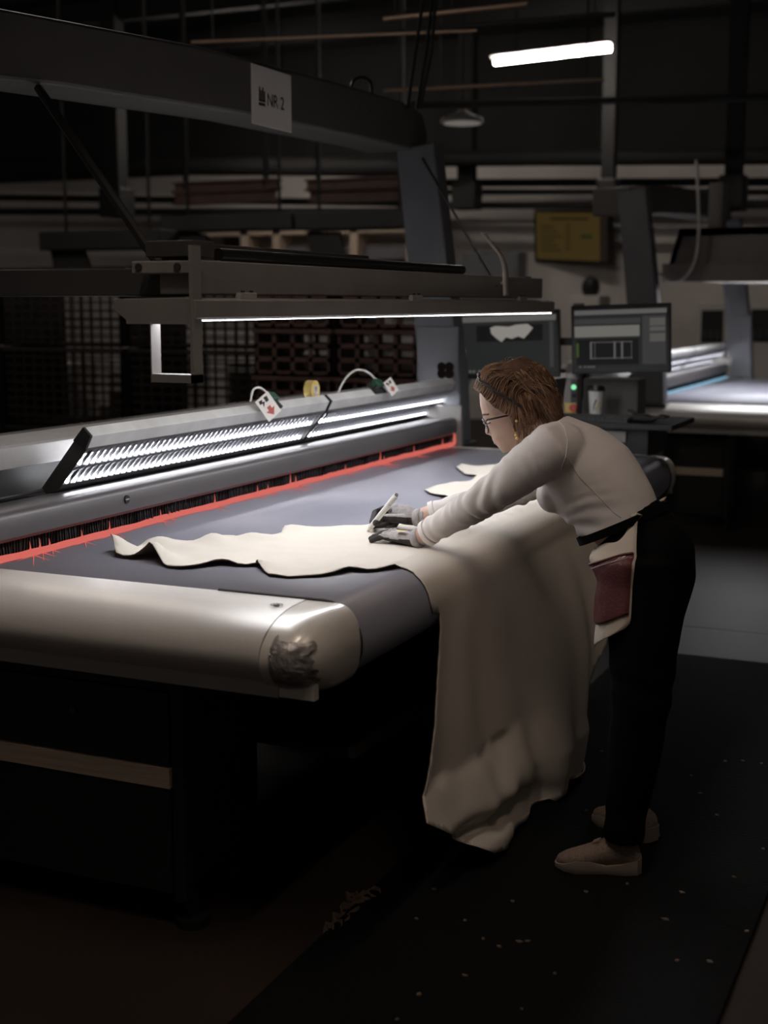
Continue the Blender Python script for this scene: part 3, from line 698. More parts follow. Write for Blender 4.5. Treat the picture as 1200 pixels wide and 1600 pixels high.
def monitor(p, rz, label, right):
    # p: four pixel corners on Y=6.8 (tl, tr, br, bl)
    Yp = 6.80; q = [ony(x, y, Yp) for x, y in p]; c = sum(q, Vector()) / 4
    w = ((q[1] - q[0]).length + (q[2] - q[3]).length) / 2; h = ((q[3] - q[0]).length + (q[2] - q[1]).length) / 2
    t = thing('monitor', label, 'monitor', c); R = Matrix.Rotation(rz, 3, 'Z') @ Matrix.Rotation(0.035, 3, 'Y').transposed()
    def pl(name, u0, v0, u1, v1, m, d=0.001, par=t, thick=0.001):
        # u,v in 0..1 of the screen, v down
        W_, H_ = w - 0.036, h - 0.05
        a = Vector((-W_/2 + W_*u0, -0.0165 - d, H_/2 - H_*v1)); b_ = Vector((-W_/2 + W_*u1, -0.0165 - d + thick, H_/2 - H_*v0))
        m_ = MB().box(a, b_); m_.v = [tuple(c + R @ Vector(v)) for v in m_.v]; return obj(name, m_, m, par)
    m_ = MB().box((-w/2, -0.018, -h/2), (w/2, 0.02, h/2)); m_.v = [tuple(c + R @ Vector(v)) for v in m_.v]
    obj('bezel', m_, M_blackp, t, bevel=0.004)
    m_ = MB().box((-0.12, 0.02, -0.1), (0.12, 0.06, 0.1)); m_.v = [tuple(c + R @ Vector(v)) for v in m_.v]
    obj('rear_case', m_, M_blackp, t, bevel=0.01)
    scr = pl('screen', 0, 0, 1, 1, scrm('screen_dark', 40, 42, 41), 0.002)
    G = lambda n, r, g, b: scrm(n, r, g, b)
    if not right:
        pl('title_bar', 0, 0.0, 1, 0.10, G('screen_bar', 100, 98, 96), 0.003, scr)
        pl('view_pane', 0.15, 0.16, 0.86, 0.44, G('screen_black', 22, 22, 22), 0.003, scr)
        hidep = [(0.30, .20), (.36, .17), (.50, .19), (.58, .16), (.70, .15), (.76, .22), (.72, .30), (.66, .40), (.60, .36), (.53, .40), (.47, .37), (.42, .45), (.36, .38), (.31, .30)]
        W_, H_ = w - 0.036, h - 0.05
        vs = [c + R @ Vector((-W_/2 + W_*u, -0.0165 - 0.0045, H_/2 - H_*v)) for u, v in hidep]
        obj('hide_outline', MB().add(vs, [tuple(range(len(vs)))]), G('screen_pale', 150, 146, 140), scr)
        for u in (0.06, 0.10, 0.16, 0.19, 0.22): pl('taskbar_icon', u, 0.93, u + 0.025, 0.97, G('screen_bar', 100, 98, 96), 0.003, scr)
        pl('side_pane', 0.93, 0.12, 0.97, 0.9, G('screen_mid', 62, 62, 62), 0.003, scr)
        pl('tool_mark', 0.02, 0.55, 0.03, 0.75, G('screen_bar', 100, 98, 96), 0.003, scr)
    else:
        pl('title_bar', 0, 0.0, 1, 0.08, G('screen_bar', 100, 98, 96), 0.003, scr)
        pl('ribbon_pane', 0, 0.15, 0.72, 0.24, G('screen_mid', 62, 62, 62), 0.003, scr)
        pl('wide_pane', 0, 0.27, 0.71, 0.46, G('screen_pale2', 118, 115, 110), 0.003, scr)
        pl('layout_pane', 0.02, 0.5, 0.70, 0.94, G('screen_black', 22, 22, 22), 0.003, scr)
        for u0, u1 in ((0.17, 0.19), (0.22, 0.225), (0.43, 0.45), (0.51, 0.53), (0.62, 0.625)): pl('layout_line', u0, 0.54, u1, 0.84, G('screen_bar', 100, 98, 96), 0.004, scr, 0.0006)
        for v in (0.545, 0.82): pl('layout_line', 0.17, v, 0.63, v + 0.012, G('screen_bar', 100, 98, 96), 0.004, scr, 0.0006)
        pl('green_column', 0.02, 0.56, 0.045, 0.80, G('screen_green', 60, 82, 34), 0.004, scr, 0.0006)
        pl('side_pane', 0.74, 0.12, 0.99, 0.94, G('screen_mid', 62, 62, 62), 0.003, scr)
        for v0, v1 in ((0.16, 0.29), (0.31, 0.38), (0.42, 0.56)): pl('side_button', 0.82, v0, 0.985, v1, G('screen_bar2', 92, 90, 86), 0.004, scr, 0.0006)
        for u in (0.05, 0.10, 0.14, 0.17, 0.20): pl('taskbar_icon', u, 0.955, u + 0.02, 0.985, G('screen_bar', 100, 98, 96), 0.003, scr)
    return t
def scrm(name, r, g, b):
    m = mat(name, (0.006, 0.006, 0.006), 0.5, emit=rgb(r, g, b), estr=0.75)
    m.node_tree.nodes['Principled BSDF'].inputs['Specular IOR Level'].default_value = 0.1
    return m
monitor(((721, 490), (873, 481), (874, 586), (724, 596)), 0.10, 'black monitor showing a pale hide outline, partly behind the person', False)
monitor(((893, 478), (1047, 473), (1048, 580), (897, 585)), 0.06, 'black monitor showing a cutting layout with a green column, beside the cup', True)
# control box with lit button
c = ony(892, 652, 6.79); c.z = 1.03
cb = thing('control_box', 'grey control box with green lamp and yellow emergency stop panel', 'control box', c)
obj('case', MB().prism([(c.x - 0.055, 1.03), (c.x + 0.03, 1.03), (c.x + 0.03, 1.235), (c.x - 0.03, 1.235)], 'y', c.y, c.y + 0.09), M_greyp, cb, bevel=0.004)
obj('switch_panel', MB().box((c.x - 0.002, c.y - 0.006, 1.11), (c.x + 0.03, c.y, 1.23)), M_dkgrey, cb, bevel=0.002)
obj('yellow_panel', MB().prism([(c.x - 0.03, 1.032), (c.x + 0.03, 1.032), (c.x + 0.03, 1.11), (c.x - 0.035, 1.11)], 'y', c.y - 0.006, c.y), M_yellow, cb)
obj('green_lamp', MB().ball((c.x + 0.014, c.y - 0.008, 1.192), (0.014, 0.008, 0.014), 8), mat('green_glow', (0.2, 0.6, 0.35), 0.3, emit=rgb(130, 225, 165), estr=1.0), cb, smooth=True)
obj('dark_button', MB().ball((c.x + 0.014, c.y - 0.008, 1.150), (0.013, 0.008, 0.013), 8), M_blackp, cb, smooth=True)
obj('stop_button', MB().cyl((c.x + 0.018, c.y - 0.002, 1.085), (c.x + 0.018, c.y - 0.03, 1.085), 0.020, 16), M_redb, cb, smooth='auto')
obj('white_notice', MB().prism([(c.x - 0.075, 1.03), (c.x - 0.03, 1.03), (c.x - 0.05, 1.12), (c.x - 0.075, 1.11)], 'y', c.y - 0.012, c.y - 0.009), M_paper, cb)
cap_ = thing('joint_cap', 'round grey cable joint with white leads above the control box', 'cable joint', (c.x - 0.01, c.y + 0.04, 1.236))
obj('cap_body', MB().cyl((c.x - 0.01, c.y + 0.045, 1.236), (c.x - 0.01, c.y + 0.045, 1.262), 0.036, 20), M_alu, cap_, smooth='auto')
for k, (dz, yy) in enumerate(((1.245, 0), (1.258, 0.02))):
    obj('lead', MB().tube(catmull([(c.x - 0.04, c.y + 0.03, dz), (c.x - 0.12, c.y + 0.02 + yy, dz - 0.012), (c.x - 0.22, c.y + yy, dz - 0.03), (c.x - 0.25, c.y, 1.03)], 5), 0.006, 8), M_whitep, cap_, smooth=True)
# paper cup
c = ony(931, 647, 6.83); c.z = 1.03
cu = thing('paper_cup', 'tall white paper coffee cup with black lid beside the keyboard', 'cup', c)
obj('cup_wall', MB().loft([[c + Vector((r * math.cos(PI*k/14), r * math.sin(PI*k/14), z)) for k in range(28)] for r, z in ((0.030, 0.0), (0.0315, 0.004), (0.042, 0.145), (0.0435, 0.148))]), M_whitep, cu, smooth='auto')
obj('lid', MB().loft([[c + Vector((r * math.cos(PI*k/14), r * math.sin(PI*k/14), z)) for k in range(28)] for r, z in ((0.0455, 0.143), (0.0465, 0.150), (0.044, 0.156), (0.042, 0.170), (0.036, 0.170), (0.034, 0.164))]), M_cap_lid, cu, smooth='auto')
for a0, z0, z1, m in ((-1.3, 0.04, 0.09, M_yellow), (-1.9, 0.02, 0.10, M_grink), (-1.0, 0.01, 0.06, M_ink), (-1.6, 0.05, 0.06, M_grink)):
    mm = MB().grid(lambda u, v: c + Vector(((0.0308 + 0.0117 * ((z0 + (z1 - z0) * v) / 0.145)) * math.cos(a0 + 0.25 * u + 0.5 * v * v), (0.0308 + 0.0117 * ((z0 + (z1 - z0) * v) / 0.145)) * math.sin(a0 + 0.25 * u + 0.5 * v * v), z0 + (z1 - z0) * v)), 3, 8)
    obj('print_mark', mm, m, cu)
# keyboard
c = Vector((-1.86, 6.70, 1.03)); kb = thing('keyboard', 'black computer keyboard on the console in front of the cup', 'keyboard', c)
obj('tray', MB().prism([(6.60, 1.03), (6.76, 1.03), (6.76, 1.055), (6.60, 1.042)], 'x', -2.12, -1.64), M_blackp, kb, bevel=0.003)
kbase = None
for r in range(5):
    for q in range(20):
        if kbase is None: kbase = obj('key', MB().box((-0.0095, -0.011, 0), (0.0095, 0.011, 0.008)), M_dkgrey, kb); ky = kbase
        else: ky = kbase.copy(); COL.objects.link(ky)
        ky.matrix_parent_inverse = pm_inv(kb); ky.location = (-2.10 + 0.0232 * q, 6.625 + 0.028 * r, 1.0435 + 0.0022 * r)
# black glove lying beside the keyboard
c = onz(985, 655, 1.03); c.y = 6.70; c.x = -1.60; gl = MB()
gl.tube([c + Vector((-0.03, 0, 0.02)), c + Vector((0.03, 0, 0.022)), c + Vector((0.06, 0, 0.02))], [(0.018, 0.03), (0.022, 0.04), (0.016, 0.032)], 10, side=Vector((0, 0, 1)), round_ends=True)
for k in range(4): gl.tube([c + Vector((0.06, -0.03 + 0.02*k, 0.02)), c + Vector((0.10, -0.04 + 0.024*k, 0.035)), c + Vector((0.13, -0.045 + 0.03*k, 0.03))], [0.010, 0.009, 0.007], 8, round_ends=True)
gl.tube([c + Vector((-0.01, 0.02, 0.02)), c + Vector((-0.05, 0.03, 0.05)), c + Vector((-0.07, 0.03, 0.055))], [0.012, 0.011, 0.009], 8, round_ends=True)
tag(obj('work_glove', remesh(gl, 0.004, 3), M_coat, smooth=True), 'limp black work glove lying at the end of the keyboard', 'glove')

# ------------------------------------------------------------------ second machine further back, on the same line
OFF = Vector((0.13, 7.0, 0))
def clone(o, label, skip=()):
    r = copy_tree(o); r.location = o.location + OFF; r['label'] = label; return r
t2 = clone(tbl, 'conveyor table of the machine further back with bright silver end')
c2 = clone(cab, 'black cabinet with wooden strip under the machine further back')
h2 = clone(hsg, 'grey cutter housing of the machine further back, lit in pale blue')
l2 = clone(lampA, 'louvred lamp of the farther machine, half hidden behind the layout monitor')
l3 = clone(lampB, 'louvred lamp at the far end of the farther machine')
a2 = clone(arch, 'grey arch of the farther machine beside the wall screen'); a2.location.x += 0.22
bl = light_line(2.95, 6.42, M_blue, 'pale blue glowing line along the bristles of the farther machine', [(3.0 + 0.42 * k, 0.03, 0.03) for k in range(8)])
bl.location = bl.location + OFF
hd = thing('camera_hood', 'large grey hood under the arch of the farther machine with a looped cable', 'machine hood', (-2.1, 10.4, 1.7))
q = lambda px, py, Y: (ony(px, py, Y).x, ony(px, py, Y).z)
hp_ = [q(1050, 395, 10.2), q(1062, 357, 10.2), q(1260, 352, 10.2), q(1260, 436, 10.2), q(1240, 436, 10.2), q(1240, 365, 10.2), q(1068, 369, 10.2), q(1058, 398, 10.2), q(1046, 436, 10.2), q(1040, 436, 10.2)]
obj('hood_shell', MB().prism(hp_, 'y', 10.2, 12.6), M_greyp, hd)
for ye in (10.2, 12.58): obj('hood_end', MB().prism([q(1050, 395, 10.2), q(1062, 357, 10.2), q(1260, 352, 10.2), q(1260, 436, 10.2), q(1040, 436, 10.2)], 'y', ye, ye + 0.02), M_greyp, hd)
zl = q(1100, 385, 10.2)[1]
obj('fill_panel', MB().box((q(1075, 385, 10.2)[0], 10.3, zl), (q(1235, 385, 10.2)[0], 12.5, zl + 0.01)), mat('hood_fill', (1, 1, 1), 0.5, emit=(0.95, 0.96, 1.0), estr=7.5), hd)  # glowing panel added out of sight to brighten the farther table cover
obj('lower_band', MB().prism([q(1035, 412, 10.18), q(1260, 410, 10.18), q(1260, 440, 10.18), q(1035, 440, 10.18)], 'y', 10.17, 10.2), M_greyp, hd, bevel=0.005)
obj('cable', MB().tube(catmull([ony(x, y, 10.1) for x, y in ((1088, 250), (1092, 340), (1088, 400), (1072, 432), (1050, 440), (1030, 428), (1018, 410))], 6), 0.012, 8), M_whitep, hd, smooth=True)
obj('hanger', MB().box((-2.0, 10.3, q(1100, 357, 10.4)[1]), (-1.9, 10.5, 2.5)), M_greyp, hd)

# ------------------------------------------------------------------ back wall things
tv = thing('wall_screen', 'tilted wall-mounted screen with a yellow page of text', 'screen', ony(896, 370, 17.8))
c = ony(896, 369, 17.75); Wt, Ht = 1.16, 0.62
R = Matrix.Rotation(-0.35, 3, 'Z') @ Matrix.Rotation(0.05, 3, 'Y') @ Matrix.Rotation(0.12, 3, 'X')
def tvp(name, u0, v0, u1, v1, d, m, th=0.004):
    m_ = MB().box((Wt * (u0 - .5), -d, Ht * (.5 - v1)), (Wt * (u1 - .5), -d + th, Ht * (.5 - v0))); m_.v = [tuple(c + R @ Vector(v)) for v in m_.v]; return obj(name, m_, m, tv)
tvp('frame', -0.03, -0.055, 1.03, 1.055, 0.05, M_blackp, 0.08)
tvp('page', 0, 0, 0.90, 1, 0.054, scrm('page_yellow', 62, 50, 24)); tvp('page_margin', 0.90, 0, 1, 1, 0.054, scrm('page_dark', 30, 24, 18))
tvp('headline', 0.2, 0.10, 0.75, 0.16, 0.058, scrm('page_ink', 38, 30, 18), 0.003)
for k in range(6):
    tvp('text_line', 0.06, 0.28 + 0.1 * k, 0.06 + 0.2 + 0.05 * (k % 3), 0.32 + 0.1 * k, 0.058, scrm('page_ink', 38, 30, 18), 0.003)
    tvp('text_line', 0.42, 0.24 + 0.1 * k, 0.50, 0.28 + 0.1 * k, 0.058, scrm('page_ink', 38, 30, 18), 0.003)
tvp('green_mark', 0.64, 0.45, 0.80, 0.54, 0.058, scrm('page_green', 34, 40, 20), 0.003)
obj('wall_arm', MB().box(c + Vector((-0.08, 0.02, -0.08)), c + Vector((0.08, 0.3, 0.08))), M_black, tv)
# shelf unit in front of the back wall, seen under the dark hoods
sh = thing('wall_shelf', 'pale wooden wall shelf with uprights and stored panels behind the hoods', 'shelf', ony(480, 420, 17.4))
def wy(px, py, Y=17.4): return ony(px, py, Y)
a, b_ = wy(310, 362), wy(655, 420)
obj('top_board', MB().box((a.x, 17.2, a.z - 0.08), (b_.x, 17.6, a.z)), M_wood, sh)
obj('lower_board', MB().box((a.x, 17.2, b_.z), (b_.x, 17.6, b_.z + 0.05)), M_wood, sh)
for px in (318, 392, 442, 562, 650):
    u = wy(px, 380); obj('upright', MB().box((u.x - 0.06, 17.2, b_.z), (u.x + 0.06, 17.55, a.z)), M_wood, sh)
for x0, x1, y0 in ((325, 385, 400), (400, 436, 392), (450, 480, 382), (540, 556, 386), (570, 645, 384), (590, 640, 403)):
    p0, p1 = wy(x0, y0), wy(x1, 418); 
    bx_ = thing('stored_panel', 'pale flat panel stored upright on the wall shelf', 'panel', ((p0.x + p1.x) / 2, 17.4, b_.z + 0.05), 'panels on the wall shelf')
    obj('board', MB().box((p0.x, 17.38, b_.z + 0.05), (p1.x, 17.42, p0.z)), M_bluegrey, bx_, bevel=0.01)
    obj('edge_band', MB().box((p0.x, 17.375, p0.z - 0.03), (p1.x, 17.38, p0.z - 0.015)), M_dkgrey, bx_)
obj('bracket', MB().box((a.x + 0.3, 17.6, a.z - 0.3), (a.x + 0.4, 18.0, a.z)), M_dkgrey, sh)
# grey wall cabinet behind the bent label
p0, p1 = ony(722, 395, 17.7), ony(812, 440, 17.7)
wc = thing('wall_cabinet', 'flat grey wall cabinet behind the bent paper label', 'cabinet', ((p0.x+p1.x)/2, 17.8, p1.z))
obj('case', MB().box((p0.x, 17.65, p1.z - 0.5), (p1.x, 18.0, p0.z)), M_bluegrey, wc, bevel=0.01)
obj('door', MB().box((p0.x + 0.04, 17.63, p1.z - 0.45), (p1.x - 0.04, 17.65, p0.z - 0.04)), M_bluegrey, wc, bevel=0.005)

for lb, x0_, y0_, x1_, y1_, Yp in (('pale framed cabinet with dark shelves against the back wall under the hood', 1088, 472, 1136, 545, 17.2), ('pale cabinet with a dark screen beside the framed cabinet', 1165, 470, 1215, 560, 17.2)):
    p0, p1 = ony(x0_, y0_, Yp), ony(x1_, y1_, Yp)
    t = thing('wall_cabinet', lb, 'cabinet', ((p0.x + p1.x) / 2, Yp, 0))
    obj('case', MB().box((p0.x, Yp, 0), (p1.x, Yp + 0.5, p0.z)), M_paper, t, bevel=0.01)
    w_ = p1.x - p0.x
    obj('dark_opening', MB().box((p0.x + 0.18 * w_, Yp - 0.01, p0.z - 0.50), (p1.x - 0.15 * w_, Yp, p0.z - 0.10)), M_black, t)
    for k in range(3): obj('stored_item', MB().box((p0.x + (0.22 + 0.2 * k) * w_, Yp - 0.03, p0.z - 0.46), (p0.x + (0.36 + 0.2 * k) * w_, Yp - 0.01, p0.z - 0.34)), M_dkgrey, t)
p0, p1 = ony(890, 462, 16.0), ony(936, 500, 16.0)
cb_ = thing('storage_box', 'pale storage box with a dark bag on top below the wall screen', 'box', ((p0.x+p1.x)/2, 16.2, 0))
obj('box_body', MB().box((p0.x, 16.0, 0), (p1.x, 16.5, p0.z)), M_paper, cb_, bevel=0.01)
obj('dark_bag', MB().ball((p0.x + 0.55 * (p1.x - p0.x), 16.2, p0.z + 0.10), (0.11, 0.12, 0.14), 10), M_black, cb_, smooth=True)

# ------------------------------------------------------------------ hanging hoods, girders and pipes
def hood(px0, px1, py0, py1, Y, label, trap):
    p0, p1 = ony(px0, py0, Y), ony(px1, py1, Y)
    t = thing('hanging_trough', label, 'trough', ((p0.x + p1.x) / 2, Y, p1.z))
    obj('trough', MB().box((p0.x, Y, p1.z), (p1.x, Y + 0.35, p0.z)), M_black, t, bevel=0.01)
    for q in (0.15, 0.85):
        x = p0.x + (p1.x - p0.x) * q
        obj('hanger', MB().box((x - 0.012, Y + 0.15, p0.z), (x + 0.012, Y + 0.17, 5.2)), M_pipe, t)
    if trap:
        P = [ony(x, y, Y + 0.1) for x, y in trap]
        obj('flap', MB().prism([(v.x, v.z) for v in P], 'y', Y + 0.1, Y + 0.14), M_black, t)
    return t
hood(60, 248, 362, 388, 10.6, 'black hanging trough with sloping flap before the white wall', [(78, 388), (130, 390), (146, 432), (86, 432)])
hood(250, 456, 337, 357, 11.2, 'black hanging trough with wide flap above the light bar end', [(262, 357), (320, 366), (334, 402), (280, 402)])
hood(460, 642, 332, 355, 11.2, 'black hanging trough next to the arch leg, flap at its left end', [(478, 362), (530, 362), (546, 416), (490, 416)])
for i, (x0, x1, y0, y1) in enumerate(((268, 430, 285, 294), (268, 425, 300, 315), (475, 642, 280, 292), (480, 642, 297, 312))):
    p0, p1 = ony(x0, y0, 12.4), ony(x1, y1, 12.4)
    g = thing('brown_girder', ('brown girder %s the trough with the wide flap' if i < 2 else 'brown girder %s the trough next to the arch leg') % ('hung high above' if i % 2 == 0 else 'hung just above'), 'girder', ((p0.x+p1.x)/2, 12.4, p1.z))
    obj('flange', MB().box((p0.x, 12.4, p1.z), (p1.x, 12.55, p1.z + 0.02)).box((p0.x, 12.4, p0.z - 0.02), (p1.x, 12.55, p0.z)), M_brown, g)
    obj('web', MB().box((p0.x, 12.46, p1.z), (p1.x, 12.49, p0.z)), M_brown, g)
    for q in (0.1, 0.9):
        x = p0.x + (p1.x-p0.x)*q; obj('hanger', MB().box((x-0.01, 12.45, p0.z), (x+0.01, 12.47, 5.2)), M_pipe, g)
for i, (x0, y0, x1, y1, Y, r, m, lb) in enumerate((
    (690, 248, 1300, 243, 16.5, 0.10, M_pipe, 'thick dark pipe running high along the back wall'),
    (690, 286, 1300, 284, 17.0, 0.05, M_pipe, 'upper of three dark rails along the back wall'),
    (690, 300, 1300, 300, 17.0, 0.04, M_pipe, 'middle of three dark rails along the back wall'),
    (690, 321, 1300, 319, 17.0, 0.045, M_pipe, 'lowest of three dark rails along the back wall'),
    (-60, 308, 690, 318, 17.0, 0.05, M_pipe, 'upper dark rail before the wall behind the troughs'),
    (-60, 331, 690, 330, 17.0, 0.05, M_pipe, 'lower dark rail before the wall behind the troughs'),
    (-60, 258, 690, 262, 16.5, 0.12, M_pipe, 'wide dark duct before the wall behind the brown girders'),
    (600, 142, 945, 124, 11.0, 0.012, M_tray, 'thin copper coloured pipe under the ceiling below the tube lamp'),
    (300, 66, 745, 48, 9.0, 0.010, M_tray, 'thin copper coloured pipe above the arch beam'),
    (600, 30, 825, 6, 9.0, 0.016, M_tray, 'bright copper coloured pipe at the ceiling above the arch'),
    (600, 52, 960, 22, 9.6, 0.02, M_pipe, 'dark ceiling pipe above the tube lamp'),
    (640, 164, 1300, 150, 12.0, 0.03, M_pipe, 'dark ceiling pipe between the tube lamp and the back wall'))):
    p0, p1 = ony(x0, y0, Y), ony(x1, y1, Y)
    t = thing('ceiling_pipe' if i > 6 else 'wall_rail', lb, 'pipe', (p0 + p1) / 2)
    obj('pipe', MB().cyl(p0, p1, r, 10), m, t, smooth='auto')
    for q in (0.08, 0.92):
        v = p0.lerp(p1, q); obj('hanger', MB().box((v.x - 0.005, v.y - 0.005, v.z), (v.x + 0.005, v.y + 0.005, 5.2)), M_pipe, t)
for px, py0, py1, Y, w, lb in ((957, 40, 330, 15.0, 0.07, 'dark vertical post hanging by the wall screen'), (730, 250, 328, 16.8, 0.1, 'short dark vertical post between arch leg and wall screen'), (1150, 190, 330, 14.0, 0.08, 'dark vertical post behind the farther machine'), (180, 220, 340, 14.0, 0.10, 'dark vertical post above the leftmost trough')):
    p0, p1 = ony(px, py0, Y), ony(px, py1, Y)
    t = thing('hanging_post', lb, 'post', p1)
    obj('post', MB().box((p0.x - w, Y - w, p1.z), (p0.x + w, Y + w, 5.2)), M_pipe, t)
    obj('clamp', MB().box((p0.x - w*1.6, Y - w*1.6, p1.z), (p0.x + w*1.6, Y + w*1.6, p1.z + 0.35)), M_black, t, bevel=0.02)
# round ceiling lamp shade and cables
c = ony(722, 192, 12.0)
rl_ = thing('pendant_lamp', 'round pale pendant lamp disc under the ceiling by the arch corner', 'lamp', c)
obj('shade', MB().loft([[c + Vector((r * math.cos(PI*k/14), r * math.sin(PI*k/14), z)) for k in range(28)] for r, z in ((0.20, 0.0), (0.19, 0.04), (0.06, 0.09), (0.03, 0.12))]), M_greyp, rl_, smooth='auto')
obj('lamp_disc', MB().cyl(c + Vector((0,0,-0.01)), c + Vector((0,0,0.0)), 0.17, 24), mat('weak_lamp', (0.8, 0.75, 0.7), 0.5, emit=(1, 0.9, 0.8), estr=0.10), rl_)
obj('cord', MB().cyl(c + Vector((0,0,0.1)), Vector((c.x, c.y, 5.2)), 0.008, 6), M_pipe, rl_)
for k, (xa, xb) in enumerate(((664, 636), (677, 651), (682, 656))):
    pa, pb = ony(xa, -20, 6.5), ony(xb, 170, 6.5)
    tag(obj('hanging_cable', MB().tube([pa, pa.lerp(pb, 0.5) + Vector((0.01 * k, 0, 0)), pb], 0.010, 6), M_blackp), ('black cable rising from the arch beam, outermost of three', 'black cable rising from the arch beam, between two others', 'black cable rising from the arch beam beside the corner')[k], 'cable')

# ------------------------------------------------------------------ ceiling tube lamps (one in view, the rest added out of view as fill light)
def tube_lamp(p0, p1, label, grp=None):
    t = thing('ceiling_tube_lamp', label, 'lamp', (p0 + p1) / 2, grp)
    d = (p1 - p0).normalized(); up = Vector((0, 0, 1))
    obj('housing', MB().tube([p0 + up * 0.06, p1 + up * 0.06], [(0.03, 0.07)] * 2, 4, side=up), M_whitep, t)
    for a, b_ in ((0.02, 0.555), (0.575, 0.985)):
        obj('tube', MB().cyl(p0.lerp(p1, a), p0.lerp(p1, b_), 0.030, 10), M_ceil_t, t, smooth='auto')
    for q in (0.2, 0.8):
        v = p0.lerp(p1, q); obj('rod', MB().cyl(v + up * 0.06, Vector((v.x, v.y, 5.2)), 0.008, 6), M_pipe, t)
    return t
LP0, LP1 = onz(770, 98, 4.2), onz(957, 76, 4.2)
tube_lamp(LP0, LP1, 'lit ceiling tube lamp in two lengths under the dark roof', None)
lv = LP1 - LP0
tube_lamp(Vector((-8.6, 7.6, 4.2)), Vector((-7.1, 7.6, 4.2)), 'ceiling tube lamp above the wire cages')  # added to brighten the left part of the back wall
tube_lamp(Vector((-5.6, 6.2, 4.2)), Vector((-4.1, 6.2, 4.2)), 'ceiling tube lamp above the space before the crates')  # added above the frame to light the crate fronts
tube_lamp(onz(330, 150, 4.2), onz(470, 137, 4.2), 'ceiling tube lamp behind the arch beam')  # added light for the back wall, screened by the arch beam

# ------------------------------------------------------------------ crates and wire cages behind the machine
def crate_mesh(w, d, h, nx, nz, bar):
    m = MB()
    for ya in (0, d - 0.012):
        for k in range(nx + 1):
            x = k * (w - bar) / nx; m.box((x, ya, 0), (x + bar, ya + 0.012, h))
        for k in range(nz + 1):
            z = k * (h - bar) / nz; m.box((0, ya, z), (w, ya + 0.012, z + bar))
    m.box((0, 0, 0), (0.012, d, h)).box((w - 0.012, 0, 0), (w, d, h)).box((0, 0, 0), (w, d, 0.012))
    m.box((-0.01, -0.012, h - 0.03), (w + 0.01, 0.0, h))
    return m
cm = crate_mesh(0.62, 0.40, 0.33, 4, 3, 0.032).mesh('crate'); 
proto = None
for ci in range(2):
    px = 660 - 66 * ci * 1.0
    for r in range(5):
        o = bpy.data.objects.new('plastic_crate', cm); COL.objects.link(o)
        if not cm.materials: cm.materials.append(M_crate)
        x = ony(660, 540, 8.6).x - 0.66 * (ci + 1)
        o.location = (x + 0.012 * math.sin(ci * 3 + r * 2), 8.6 + 0.02 * math.sin(r * 5 + ci) , 0.10 + 0.336 * r)
        tag(o, ('red-brown perforated crate, %s in the stack ' % ('lowest', 'second up', 'third up', 'fourth up', 'topmost')[r]) + ('next to the arch leg', 'next to the wire cages')[ci], 'crate', 'red-brown crates behind the machine')
x1 = ony(660, 540, 8.6).x; x0 = x1 - 0.66 * 2
pl = thing('pallet', 'low wooden pallet carrying the red-brown crates', 'pallet', ((x0 + x1)/2, 8.8, 0))
for yy in (8.55, 8.76, 8.95): obj('bearer', MB().box((x0, yy, 0), (x1, yy + 0.08, 0.075)), M_wood, pl)
for k in range(7): obj('deck_board', MB().box((x0 + (x1-x0)*k/7, 8.52, 0.075), (x0 + (x1-x0)*(k+0.8)/7, 9.06, 0.097)), M_wood, pl)
wcm = crate_mesh(1.15, 0.8, 0.62, 12, 9, 0.012).mesh('cage'); wcm.materials.append(M_wire)
for ci in range(6):
    for r in range(3):
        o = bpy.data.objects.new('wire_cage', wcm); COL.objects.link(o)
        o.location = (x0 - 1.22 * (ci + 1), 8.8, 0.02 + 0.632 * r)
        tag(o, 'dark wire mesh cage, %s' % ('lowest of its stack, standing on the floor', 'middle one of its stack of three', 'topmost of its stack of three')[r], 'cage', '%s wire cages behind the machine' % ('lowest', 'middle', 'topmost')[r])
# pale stock glimpsed through the cages
for ci in range(5):
    x = x0 - 0.6 - 1.22 * ci
    bx_ = thing('pale_carton', 'pale carton standing on the floor behind the wire cages', 'carton', (x, 10.0, 0), 'cartons behind the cages')
    obj('carton_body', MB().box((x - 0.4, 9.9, 0), (x + 0.35, 10.4, 1.12 + 0.05 * math.sin(ci * 2))), M_paper, bx_, bevel=0.006)
    obj('carton_tape', MB().box((x - 0.03, 9.897, 0.3), (x + 0.02, 9.9, 1.05)), M_wood, bx_)
for ci in range(2):
    x = x1 - 0.35 - 0.66 * ci
    bx_ = thing('grey_tote', 'pale grey lidded tote behind the red-brown crates', 'tote', (x, 9.4, 0), 'totes behind the crates')
    obj('tote_body', MB().box((x - 0.28, 9.3, 0), (x + 0.28, 9.7, 1.55 + 0.1 * math.sin(ci * 4))), M_whitep, bx_, bevel=0.02)
    obj('tote_lid', MB().box((x - 0.29, 9.29, 1.55 + 0.1 * math.sin(ci * 4)), (x + 0.29, 9.71, 1.59 + 0.1 * math.sin(ci * 4))), M_bluegrey, bx_, bevel=0.01)

# ------------------------------------------------------------------ the woman
wo = thing('person', 'person in white top, apron and black trousers leaning over the hide with a marker', 'person', (-0.9, 3.76, 0.012))
YM = 3.78
def J(px, py, Y): return ony(px, py, Y)
SIDE = Vector((0, 1, 0))
